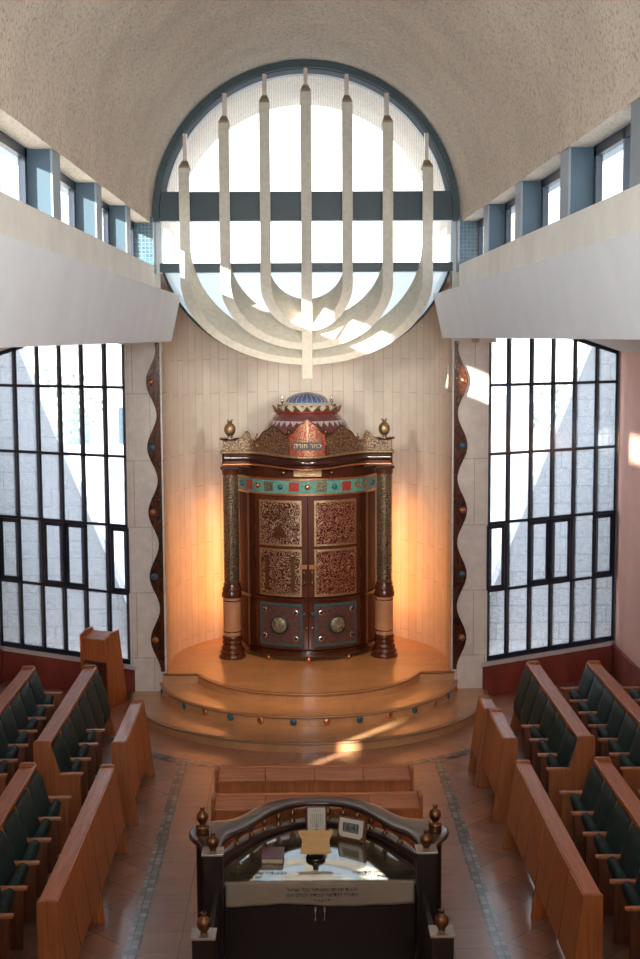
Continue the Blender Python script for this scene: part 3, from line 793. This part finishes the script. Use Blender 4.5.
# pierced crest following the cornice
def interp(tab, x):
    for (x0, h0), (x1, h1) in zip(tab, tab[1:]):
        if x <= x1: return h0+(h1-h0)*(.5-.5*math.cos(PI*(x-x0)/(x1-x0)))
    return tab[-1][1]
CH = [(0, .57), (.10, .50), (.26, .34), (.30, .30), (.36, .31), (.53, .43), (.66, .34), (.82, .16), (.86, .14), (.95, .31), (1.06, .21), (1.12, .17), (1.35, .17)]
def crest(x0, x1, off=.0):
    X_ = linsp(x0, x1, max(6, int((x1-x0)/.015)))
    mb = MB(); rings = []; uv = []
    for x in X_:
        h = interp(CH, abs(x)); y = cy_(x)+.04; zb = 3.735+lift(x)
        rings.append([(x, y, Z(zb)), (x, y, Z(zb+h)), (x, y+.02, Z(zb+h)), (x, y+.02, Z(zb))])
    for g in rings:
        for p in g: uv.append((p[0], p[2]))
    vs = [p for g in rings for p in g]; n = len(X_); fs = [(0, 1, 2, 3), tuple(4*(n-1)+i for i in (3, 2, 1, 0))]
    for i in range(n-1):
        for q in range(4): fs.append((i*4+q, i*4+(q+1) % 4, (i+1)*4+(q+1) % 4, (i+1)*4+q))
    return mb.add(vs, fs, False, uv)
cc = crest(-.29, .29).build('crest_centre', 'filigree_red', ark)
for a, b in ((-1.34, -.30), (.30, 1.34)): crest(a, b).build('crest_wing', 'filigree_crest', ark)
def crest_line(x0, x1):
    pts = [(x, cy_(x)+.04, Z(3.74+lift(x)+interp(CH, abs(x)))) for x in linsp(x0, x1, 90)]
    return MB().tube(pts, .011, 6)
crest_line(-1.34, 1.34).build('crest_edge', 'brass', ark)
for s in (-1, 1):
    for x, zt, r in ((.29, 4.08, .042), (.80, 3.98, .03)):
        y = cy_(s*x)+.03
        m_ = MB().tube([(s*x, y, Z(3.74)), (s*x, y, Z(zt))], .014, 8); m_.ball((s*x, y, Z(zt)+r*.8), r); 
        if x > .5: m_.ball((s*x, y, Z(zt)+r*2.6), r*.5)
        m_.build('crest_post', 'brass', ark)
    m_ = MB().ball((s*.865, cy_(.865)+.1, Z(3.93)), .05); m_.build('silver_ball', 'silver', ark)
pl = MB().box(-.22, .22, cy_(0)+.0, cy_(0)+.03, Z(3.845), Z(3.96)).build('crest_plaque', 'dark_enamel', ark)
text('הרות רתכ', 'plaque_lettering', .105, 'old_brass', pl, (0, cy_(0)-.002, Z(3.90)), (PI/2, 0, 0), .002)
MB().box(-.012, .012, cy_(0)+.005, cy_(0)+.035, Z(3.99), Z(4.26)).build('crest_spine', 'old_brass', ark)
# drum, crown and blue dome
DY = 21.95
MB().lathe([(.90, Z(3.6)), (.86, Z(3.8)), (.80, Z(3.92)), (.73, Z(4.03))], 0, DY, 0, 48).build('dome_skirt', 'yellow_gilt', ark)
MB().lathe([(.735, Z(4.02)), (.70, Z(4.10)), (.66, Z(4.16))], 0, DY, 0, 48).build('dome_drum', 'drum_maroon', ark)
MB().lathe([(.662, Z(4.155)), (.60, Z(4.25))], 0, DY, 0, 48).build('zigzag_band', 'pale_glass', ark)
mz = MB()
for k in range(36):
    a, b = 2*PI*k/36, 2*PI*(k+.5)/36; c_ = 2*PI*(k+1)/36
    P3 = lambda a_, r, z: (r*math.cos(a_), DY+r*math.sin(a_), Z(z))
    mz.add([P3(a, .668, 4.16), P3(c_, .668, 4.16), P3(b, .612, 4.245)], [(0, 1, 2)])
mz.build('zigzag', 'drum_maroon', ark, recalc=False)
MB().lathe([(.602, Z(4.245)), (.55, Z(4.31)), (.50, Z(4.37))], 0, DY, 0, 48).build('dome_drum', 'drum_maroon', ark)
MB().lathe([(.50, Z(4.36)), (.54, Z(4.38)), (.545, Z(4.395)), (.50, Z(4.40))], 0, DY, 0, 48).build('crown_ring', 'red_enamel', ark)
cr = MB()
for k in range(20):
    a = 2*PI*k/20; w_ = PI/20
    P3 = lambda a_, r, z: (r*math.cos(a_), DY+r*math.sin(a_), Z(z))
    cr.add([P3(a-w_, .53, 4.39), P3(a+w_, .53, 4.39), P3(a+w_*.5, .56, 4.43), P3(a, .60, 4.49), P3(a-w_*.5, .56, 4.43)], [(0, 1, 2, 3, 4)])
    cr.add([P3(a-w_, .515, 4.39), P3(a+w_, .515, 4.39), P3(a+w_*.5, .545, 4.43), P3(a, .59, 4.49), P3(a-w_*.5, .545, 4.43)], [(0, 1, 2, 3, 4)])
cr.build('crown_leaves', 'old_brass', ark, recalc=False)
MB().lathe([(.49, Z(4.39)), (.48, Z(4.44)), (.41, Z(4.50)), (.34, Z(4.535))], 0, DY, 0, 48).build('scalloped_band', 'dome_cream', ark)
sc_ = MB()
for k in range(20):
    a = 2*PI*(k+.5)/20; sc_.ball((.455*math.cos(a), DY+.455*math.sin(a), Z(4.478)), .024, 8, 6, .5)
sc_.build('band_stones', 'red_enamel', ark)
MB().lathe([(.345*math.cos(q), Z(4.53)+.155*math.sin(q)) for q in linsp(0, PI/2-.001, 14)], 0, DY, 0, 48).build('blue_dome', plain('dome_blue', (.10, .17, .36), .2, coat=.6, var=.25, scale=5), ark)
rb = MB()
for k in range(24):
    a = 2*PI*k/24
    rb.tube([(.347*math.cos(q)*math.cos(a), DY+.347*math.cos(q)*math.sin(a), Z(4.53)+.157*math.sin(q)) for q in linsp(0, PI/2-.05, 10)], .006, 5)
rb.build('dome_ribs', 'pale_glass', ark)
for s in (-1, 1):
    MB().lathe([(.012, 0), (.01, .05), (.03, .08), (.03, .11), (.012, .13), (.024, .155), (.001, .19)], s*.40, DY-.22, Z(4.47), 12).build('silver_ornament', 'silver', ark)

# ================================================================== PEWS
PITCH = .59
def pew_profile(u_mid=None):
    # u: distance from the back face towards the sitter ; z
    return [(0, 0), (0, 1.0), (.02, 1.02), (.17, 1.02), (.19, 1.0), (.30, .63), (.55, .63), (.55, .60), (.53, .58), (.53, 0)]
def pew_parts(root, n, pitch=PITCH, seats=None, slant_end=False, desk_drop=0.0):
    """local frame: x = u (back to front), y along the row from 0 to n*pitch"""
    L = n*pitch; seats = range(n) if seats is None else seats
    et = .045
    ends = [(0, True), (L, not slant_end)]
    for y, arm in ends:
        pr = pew_profile() if arm else [(0, 0), (0, 1.0), (.02, 1.02), (.17, 1.02), (.19, 1.0), (.44, 0)]
        MB().prism(pr, y-et/2, y+et/2).build('end_panel', 'oak_end', root, bevel=.008)
    y0, y1 = et/2, L-et/2
    if desk_drop:
        for k in range(n):
            MB().prism([(-.10, .985-desk_drop), (-.10, .955-desk_drop), (.17, .955), (.17, .985)], max(y0, k*pitch+.003), min(y1, (k+1)*pitch-.003)).build('desk_top', 'oak_long', root, bevel=.004)
    else:
        MB().prism([(.005, .975), (.005, .945), (.17, .955), (.17, .985)], y0, y1).build('desk_top', 'oak_long', root, bevel=.004)
    MB().box(.160, .20, y0, y1, .955, 1.0).build('desk_lip', 'oak_long', root, bevel=.006)
    MB().prism([(.01, .30), (.01, .945), (.14, .955), (.18, .955), (.30, .40), (.27, .30)], y0, y1).build('back_panel', 'oak', root)
    MB().box(.20, .26, y0, y1, .05, .13).build('foot_rail', 'oak_dark', root)
    for k in range(1, n):
        yk = k*pitch
        MB().prism([(.16, .985), (.20, .985), (.365, .44), (.27, .44)], yk-.012, yk+.012).build('back_divider', 'oak', root)
        if k in seats or (k-1) in seats:
            a = MB().prism([(.30, .02), (.30, .59), (.52, .59), (.50, .02)], yk-.022, yk+.022).build('arm_panel', 'oak_dark', root, bevel=.004)
            MB().box(.285, .555, yk-.032, yk+.032, .59, .62).build('arm_cap', 'oak_long', a, bevel=.008)
    for y, arm in ends:
        if arm: MB().box(.285, .56, y-.034, y+.034, .615, .638).build('arm_cap', 'oak_long', root, bevel=.008)
    for k in range(n):
        ya, yb = k*pitch+.022, (k+1)*pitch-.022; ym = (ya+yb)/2
        zb = .45 if k in seats else .34
        rings = []
        for q in linsp(0, 1, 7):
            b = math.sin(PI*q)*.008; z = .945-(.945-zb)*q; u = .205+(.945-z)*.27
            pts = []
            for w_, d in ((-1, -.01), (-1, .016), (-.9, .028), (-.4, .032), (.4, .032), (.9, .028), (1, .016), (1, -.01)):
                e = .97 if q in (0, 1) else 1.0
                pts.append((u+(d+b)*(.5 if q in (0, 1) else 1), ym+(yb-ya)/2*w_*e, z))
            rings.append(pts)
        MB().loft(rings).build('back_cushion', 'green_velvet', root)
        if k in seats:
            # tipped-up seat: a thick padded pan standing almost upright
            cx, cz, th = .355, .43, math.radians(20)
            prof = [(-.05, -.10), (.04, -.10), (.055, .10), (.045, .185), (.015, .215), (-.025, .215), (-.05, .18)]
            rings = []
            for w_ in (-.235, -.225, -.1, .1, .225, .235):
                e = .85 if abs(w_) > .23 else 1.0
                rings.append([(cx+(a*math.cos(th)+b*math.sin(th))*e, ym+w_, cz+(b*math.cos(th)-a*math.sin(th))*e) for a, b in prof])
            MB().loft(rings).build('seat_cushion', 'green_velvet', root)
    return root
G1 = 'fixed wooden pews with green tip-up seats'
def new_pew(label, loc, rz, **k):
    return pew_parts(thing('pew', label, 'pew', loc, rz, G1), **k)
# left side faces +x ; right side is the same turned half round, so its origin is the far end
base = new_pew('left-hand pew of green seats beside the aisle, behind the long low screen', (-3.19, 10.63, 0), 0, n=6)
for (x, lab) in ((-4.05, 'near left pew of green seats, farther out from the aisle'),):
    c = copy_tree(base); c.location = (x, 10.63, 0); c['label'] = lab
c = copy_tree(base); c.location = (-4.05, 14.95, 0); c['label'] = 'left pew of green seats under the tall left window, white glare on its lip'
b1 = new_pew('left pew with three green seats, its far half only padded backs, near the lectern', (-3.19, 14.97, 0), 0, n=6, seats=range(0, 3), slant_end=True)
def right(x, yfar, lab):
    c = copy_tree(base); c.location = (x, yfar, 0); c.rotation_euler = (0, 0, PI); c['label'] = lab; return c
right(3.255, 14.17, 'right-hand pew of green seats behind the long low screen')
right(4.115, 14.17, 'near right pew of green seats, second row out from the aisle')
right(4.115, 18.5, 'right pew of six green seats below the tall right window, glare on its lip')
right(4.975, 18.5, 'outermost right pew of green seats, along the pink wall')
# mirrored pew for the right: seats missing on the far half
m1 = thing('pew', 'right pew whose three near seats are green and far half only padded backs', 'pew', (3.255, 18.51, 0), PI, G1)
def mirrored(root):
    L = 6*PITCH
    tmp = thing('tmp', None, None); pew_parts(tmp, 6, seats=range(0, 3), slant_end=True)
    def mir(o, parent):
        me = o.data.copy() if o.parent == tmp or True else o.data
        for v in me.vertices: v.co.y = L-v.co.y
        me.flip_normals()
        n_ = bpy.data.objects.new(o.name.split('.')[0], me); col.objects.link(n_); n_.parent = parent
        for md in o.modifiers:
            b = n_.modifiers.new('bevel', 'BEVEL'); b.width = md.width; b.segments = 2; b.limit_method = 'ANGLE'; b.angle_limit = md.angle_limit
        for ch in list(o.children): mir(ch, n_)
    kids = list(tmp.children)
    for k in kids: mir(k, root)
    def rm(o):
        for ch in list(o.children): rm(ch)
        bpy.data.objects.remove(o)
    rm(tmp)
mirrored(m1)
# two short pews in front of the reading table, facing the ark
p = new_pew('short empty pew facing the ark, nearer the steps', (-1.035, 14.0, 0), 0, n=4, pitch=.52, desk_drop=.045)
# rotate so that u points to +y: x' = -y, so the row runs along x
p.location = (1.05, 13.86, 0); p.rotation_euler = (0, 0, PI/2)
q = copy_tree(p); q.location = (1.07, 12.99, 0); q['label'] = 'short empty pew facing the ark, right behind the reading table'
for o in (p, q): o['group'] = 'short pews facing the ark'

# ---- low panelled screens beside the aisle
def screen(label, loc, rz, n, pitch=.58, mid=None, group='low panelled wooden screens along the aisle'):
    r = thing('bench_screen', label, 'screen', loc, rz, group); L = n*pitch
    # local: x=0 back, x=.17 top front, x=.30 foot front
    pr = [(0, 0), (0, .985), (.02, 1.0), (.15, 1.0), (.17, .985), (.30, 0)]
    for y in (0, L): MB().prism(pr, y-.022, y+.022).build('end_panel', 'oak_end', r, bevel=.01)
    if mid: MB().prism([(.04, 0), (.04, .5), (.225, .5), (.29, 0)], mid*pitch-.025, mid*pitch+.025).build('middle_leg', 'oak', r, bevel=.004)
    segs = [(0, L)] if not mid else [(0, mid*pitch), (mid*pitch, L)]
    for a, b in segs: MB().prism([(.005, .945), (.005, .972), (.155, .985), (.16, .955)], a+.023 if a == 0 else a+.002, b-.023 if b == L else b-.002).build('desk_top', 'oak_long', r, bevel=.003)
    for k in range(n):
        a, b = k*pitch+.013+(.012 if k == 0 else 0), (k+1)*pitch-.013-(.012 if k == n-1 else 0)
        MB().prism([(.135, .975), (.168, .975), (.255, .31), (.225, .31)], a, b).build('front_board', 'oak', r, bevel=.003)
    MB().prism([(.115, .94), (.135, .94), (.222, .32), (.20, .32)], .03, L-.03).build('backing_board', 'groove_shade', r)
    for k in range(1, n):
        MB().prism([(.130, .935), (.1655, .935), (.2505, .335), (.22, .335)], k*pitch-.0135, k*pitch+.0135).build('gap_shade_strip', 'groove_shade', r)  # dark strips put the shade of the gaps into colour
    MB().box(.10, .13, .02, L-.02, .10, .18).build('foot_rail', 'oak_dark', r)
    MB().box(.12, .15, L*.8, L*.8+.03, 0, .10).build('rail_foot', 'oak_dark', r)
    return r
screen('long low wooden screen on the left of the aisle, six grooved panels', (-2.31, 10.63, 0), 0, 6, .585, 3)
screen('short low wooden screen on the left of the aisle, nearest the steps', (-2.30, 14.98, 0), 0, 3, .58)
screen('long low wooden screen on the right of the aisle, six grooved panels', (2.37, 14.15, 0), PI, 6, .585, 3)
screen('short two-panelled wooden screen on the right of the aisle', (2.365, 16.16, 0), PI, 2, .59)
screen('single-panelled wooden screen on the right, butted to the short one nearest the steps', (2.32, 16.79, 0), PI, 1, .58)

# ---- lectern at the foot of the left window
lt = thing('lectern', 'plain oak lectern with open front by the left pier', 'lectern', (-3.475, 20.07, 0), math.radians(-28))
sp = [(0, 0), (.10, 1.06), (.22, 1.12), (.36, 1.14), (.56, 0)]
for x in (0, .48): MB().prism([(.02, 0), (.0, 1.10), (.12, 1.16), (.30, 1.18), (.50, 0)], x-.02, x+.02, 'x').build('side_panel', 'oak', lt, bevel=.006)
MB().prism([(.02, 1.03), (.02, 1.06), (.30, 1.13), (.30, 1.10)], .02, .46, 'x').build('book_rest', 'oak_long', lt, bevel=.004)
MB().box(.02, .46, .03, .05, .72, 1.03).build('front_board', 'oak', lt)
MB().box(.02, .46, .05, .40, .68, .71).build('shelf', 'oak_dark', lt)
MB().box(.02, .46, .34, .36, 0, .68).build('back_panel', 'oak_dark', lt)

# ================================================================== READING TABLE (BIMAH)
bc = .03
bm_ = thing('reading_table', 'dark curved reading table with balustrade and pomegranate finials', 'table', (bc, 11.3, 0))
Yo = lambda y: y-11.3
def mirror_poly(half_outer, half_inner):
    o = [(x, Yo(y)) for x, y in half_outer]; i_ = [(x, Yo(y)) for x, y in half_inner]
    right_ = o+list(reversed(i_)); left_ = [(-x, y) for x, y in reversed(right_)]
    return o, i_
def smooth_curve(pts, n=60):
    # Catmull-Rom
    P_ = [pts[0]]+list(pts)+[pts[-1]]; res = []
    for k in range(len(pts)-1):
        p0, p1, p2, p3 = [Vector(q) for q in P_[k:k+4]]
        for t_ in linsp(0, 1, max(3, n//(len(pts)-1)))[:-1]:
            res.append(.5*((2*p1)+(-p0+p2)*t_+(2*p0-5*p1+4*p2-p3)*t_*t_+(-p0+3*p1-3*p2+p3)*t_**3))
    res.append(Vector(pts[-1])); return [tuple(v_) for v_ in res]
def resample(pts, n):
    d = [0]
    for a, b in zip(pts, pts[1:]): d.append(d[-1]+math.dist(a, b))
    res = []
    for s_ in linsp(0, d[-1], n):
        for k in range(len(d)-1):
            if s_ <= d[k+1]+1e-9:
                f_ = (s_-d[k])/max(1e-9, d[k+1]-d[k]); res.append((pts[k][0]+(pts[k+1][0]-pts[k][0])*f_, pts[k][1]+(pts[k+1][1]-pts[k][1])*f_)); break
    return res
def crowned(o_, i_, z0, z1, n=60):
    O, I = resample(o_, n), resample(i_, n)
    O = [(-x, y) for x, y in reversed(O)]+O[1:]; I = [(-x, y) for x, y in reversed(I)]+I[1:]
    rings = []
    for a, b in zip(O, I):
        r = [(a[0], Yo(a[1]), z0)]
        for f_, dz in ((0, 0), (.08, .006), (.35, .010), (.65, .010), (.92, .006), (1, 0)):
            r.append((a[0]+(b[0]-a[0])*f_, Yo(a[1]+(b[1]-a[1])*f_), z1+dz-.003))
        r.append((b[0], Yo(b[1]), z0)); rings.append(r)
    return MB().loft(rings)
outer = smooth_curve([(0, 12.66), (.25, 12.63), (.45, 12.53), (.60, 12.36), (.73, 12.15), (.84, 12.05), (1.00, 12.02), (1.13, 11.92), (1.18, 11.76), (1.14, 11.60), (1.06, 11.45), (1.03, 11.36)], 66)
inner = smooth_curve([(0, 12.49), (.13, 12.48), (.29, 12.40), (.44, 12.24), (.56, 12.03), (.67, 11.82), (.79, 11.68), (.86, 11.50), (.87, 11.36)], 66)
def band(o_, i_, z0, z1, n=50):
    O, I = resample(o_, n), resample(i_, n)
    O = [(-x, y) for x, y in reversed(O)]+O[1:]; I = [(-x, y) for x, y in reversed(I)]+I[1:]
    rings = [[(a[0], Yo(a[1]), z1), (b[0], Yo(b[1]), z1), (b[0], Yo(b[1]), z0), (a[0], Yo(a[1]), z0)] for a, b in zip(O, I)]
    return MB().loft(rings, smooth=False)
crowned(outer, inner, 1.105, 1.142).build('handrail', 'bimah_rail', bm_)
lo_o = smooth_curve([(0, 12.64), (.13, 12.63), (.36, 12.53), (.58, 12.33), (.73, 12.13), (.87, 11.80), (.90, 11.45)], 60)
lo_i = smooth_curve([(0, 12.48), (.13, 12.47), (.35, 12.34), (.575, 12.11), (.715, 11.87), (.85, 11.62), (.86, 11.42)], 60)
crowned(lo_o, lo_i, .915, .944).build('lower_rail', 'bimah_rail', bm_)
sh = lambda pts, d: [(x*(1+d), y) for x, y in pts]
band([(x, y-.03) for x, y in lo_o], [(x, y-.0) for x, y in lo_i], 0.05, .915).build('curved_apron', 'bimah_wood', bm_)
mid = resample([((a[0]+b[0])/2, (a[1]+b[1])/2) for a, b in zip(resample(lo_o, 60), resample(lo_i, 60))], 80)
def at_x(x): return min(mid, key=lambda p_: abs(p_[0]-x))
for x in (.09, .24, .38, .51, .63, .75):
    for s in (-1, 1):
        px, py = at_x(x)
        MB().lathe([(.028, 0), (.028, .012), (.012, .025), (.012, .04), (.027, .065), (.03, .085), (.018, .105), (.011, .12), (.022, .14), (.024, .15), (.027, .156)], s*px, Yo(py), .95, 12).build('baluster', 'brass', bm_)
# posts and finials
def pomegranate(x, y, z, k=1.0):
    p_ = MB().lathe([(.03, 0), (.022, .012), (.035, .025), (.052, .055), (.055, .08), (.05, .105), (.03, .125), (.014, .135), (.014, .145)], x, Yo(y), z, 16)
    for j in range(6):
        a = j*PI/3; p_.tube([(x+.010*math.cos(a), Yo(y)+.010*math.sin(a), z+.14), (x+.026*math.cos(a), Yo(y)+.026*math.sin(a), z+.168)], .005, 5, [.008, .002])
    p_.build('pomegranate_finial', 'brass', bm_)
for s in (-1, 1):
    x = s*1.05
    MB().lathe([(.06, 0), (.06, 1.105)], x, Yo(11.70), 0, 16).build('rear_post', 'bimah_wood', bm_)
    MB().lathe([(.058, 0), (.062, .01), (.055, .03), (.062, .05), (.057, .075), (.04, .08)], x, Yo(11.70), 1.15, 20).build('finial_drum', 'brass', bm_)
    pomegranate(x, 11.70, 1.225)
    for (xx, y, zt) in ((.93, 11.28, 1.15), (.90, 9.72, 1.12)):
        X_ = s*xx
        MB().box(X_-.085, X_+.085, Yo(y-.085), Yo(y+.085), 0, zt-.02).build('square_post', 'bimah_wood', bm_, bevel=.006)
        MB().box(X_-.095, X_+.095, Yo(y-.095), Yo(y+.095), zt-.02, zt).build('post_plate', 'steel', bm_, bevel=.004)
        pomegranate(X_, y, zt)
    MB().box(*sorted((s*.88, s*.92)), Yo(9.8), Yo(11.2), .05, .80).build('side_panel', 'bimah_wood', bm_)
# table top, glass and front cupboard
def area(pts, z0, z1, yf):
    half = resample(pts, 40)
    full_ = [(-x, Yo(y)) for x, y in reversed(half)]+[(x, Yo(y)) for x, y in half[1:]]+[(half[-1][0], Yo(yf)), (-half[-1][0], Yo(yf))]
    m_ = MB().prism(full_, z0, z1, 'z')
    m_.v = [(x, y, z+.055*max(0, y-.04)) for x, y, z in m_.v]
    return m_
area([(x*.995, y-.01) for x, y in lo_i], .80, .84, 11.34).build('table_top', 'cloth', bm_)
area([(x*.99, y-.015) for x, y in lo_i], .842, .850, 11.335).build('glass_top', 'table_glass', bm_)
MB().box(-.84, .84, Yo(11.36), Yo(11.40), .0, .80).build('cupboard_front', 'bimah_wood', bm_)
for s in (-1, 1):
    MB().tube([(s*.04, Yo(11.345), .48), (s*.04, Yo(11.32), .50), (s*.04, Yo(11.32), .58), (s*.04, Yo(11.345), .60)], .008, 8).build('cupboard_handle', 'steel', bm_)
# cloth hanging over the front edge
cl = thing('tablecloth', 'pale embroidered cloth strip hanging over the front of the reading table', 'cloth', (bc, 11.335, 0))
def cf(u, v): return (u, -.012-.006*math.sin(u*9+1)*v-.010*math.sin(u*23)*v*.5, .838-v*(.215+.012*math.sin(u*5)))
mb = MB().grid(cf, linsp(-.83, .83, 60), linsp(0, 1, 9)); mb.grid(lambda u, v: (u, -.012+v*.03, .838), linsp(-.83, .83, 30), [0, 1])
c_o = mb.build('hanging_cloth', 'cloth', cl)
sol = c_o.modifiers.new('solid', 'SOLIDIFY'); sol.thickness = .004
for k, (s_, sz) in enumerate((('לארשי לכב ךיתווצמו ךתרות דובכל', .045), ('ןמא םלועל תדמוע השודקה הרותה', .045), ('ה.ב.צ.נ.ת', .04))):
    text(s_, 'embroidered_lettering', sz, 'thread', cl, (.02, -.036, .775-k*.048), (PI/2, 0, 0), .001)
for s in (-1, 1):
    for k in range(2):
        text('השודק הרות לש הדובכל' if k == 0 else 'תבש םוי', 'cloth_lettering', .062 if k == 0 else .055, 'thread', cl, (s*.60, .14-k*.075, .861-k*.004), (math.radians(3.1), 0, 0), .0008)

# things on the table
TILT = math.radians(3.15)
bk = thing('book', 'dark red bound book lying flat on the reading table', 'book', (-.39+0, 11.78, .876), math.radians(-3))
MB().box(-.098, .098, -.125, .125, 0, .006).build('back_cover', 'book_cover', bk)
MB().box(-.098, .098, -.125, .125, .044, .052).build('front_cover', 'book_cover', bk, bevel=.003)
MB().box(-.090, .094, -.12, .12, .006, .044).build('pages', 'book_pages', bk)
MB().box(-.100, -.092, -.125, .125, 0, .052).build('spine', 'book_cover', bk, bevel=.002)
bk.rotation_euler.x = TILT
st = thing('book_stand', 'pale shaped wooden book stand on a round black foot, mid-table', 'stand', (0, 11.76, .8745))
MB().lathe([(.088, 0), (.092, .012), (.08, .028), (.05, .04), (.03, .05), (.025, .10)], 0, 0, 0, 28).build('round_foot', 'black_gloss', st)
out_ = [(-.145, -.115), (-.06, -.125), (.06, -.125), (.145, -.115), (.128, -.06), (.126, .03), (.158, .10), (.155, .13), (0, .136), (-.155, .13), (-.158, .10), (-.126, .03), (-.128, -.06)]
bo = MB().prism(out_, -.008, .008, 'z').build('board', 'pale_board', st, bevel=.003); bo.location = (0, .02, .145); bo.rotation_euler = (math.radians(28), 0, 0)
st.rotation_euler.x = TILT
cd = thing('framed_card', 'upright framed card printed with a menorah, leaning against the balusters', 'picture', (.015, 12.30, .904))
fr = MB().box(-.098, .098, 0, .02, 0, .26).build('card_frame', 'book_cover', cd, bevel=.004); fr.rotation_euler = (math.radians(-9), 0, 0)
MB().box(-.084, .084, -.004, .001, .01, .247).build('card', 'card_paper', fr)
mm = MB()
for r in (.018, .036, .054):
    mm.tube([(r*math.cos(a), -.006, .12+r*math.sin(a)) for a in linsp(PI, 2*PI, 16)], .0025, 5)
    for s in (-1, 1): mm.tube([(s*r, -.006, .12), (s*r, -.006, .19)], .0025, 5)
mm.tube([(0, -.006, .04), (0, -.006, .19)], .003, 5); mm.tube([(-.02, -.006, .04), (.02, -.006, .04)], .003, 5); mm.tube([(-.03, -.006, .22), (.03, -.006, .22)], .002, 5)
mm.build('printed_menorah', plain('grey_ink', (.22, .21, .17), .8), fr)
cd.rotation_euler.x = TILT
ck = thing('digital_clock', 'beige desk clock with a digital display reading 16:41', 'clock', (.325, 12.12, .8945), math.radians(-30))
cb = MB().box(-.145, .145, 0, .05, 0, .215).build('clock_body', 'oak_dark', ck, bevel=.012); cb.rotation_euler = (math.radians(-14), 0, 0)
fp = MB().prism([(-.125, .06), (-.10, .032), (.10, .032), (.125, .06), (.125, .205), (-.125, .205)], -.006, .004).build('clock_face', 'clock_case', cb, bevel=.004)
MB().box(-.085, .085, -.010, -.004, .08, .17).build('display', 'lcd', fp, bevel=.002)
text('16:41', 'display_digits', .085, 'ink', fp, (0, -.0105, .125), (PI/2, 0, 0), .0005)

ck.rotation_euler.x = TILT

# ---- render quality
sc.cycles.use_denoising = True
sc.cycles.max_bounces = 8; sc.cycles.diffuse_bounces = 5; sc.cycles.transparent_max_bounces = 12
sc.cycles.caustics_reflective = False; sc.cycles.caustics_refractive = False
sc.cycles.sample_clamp_indirect = 6
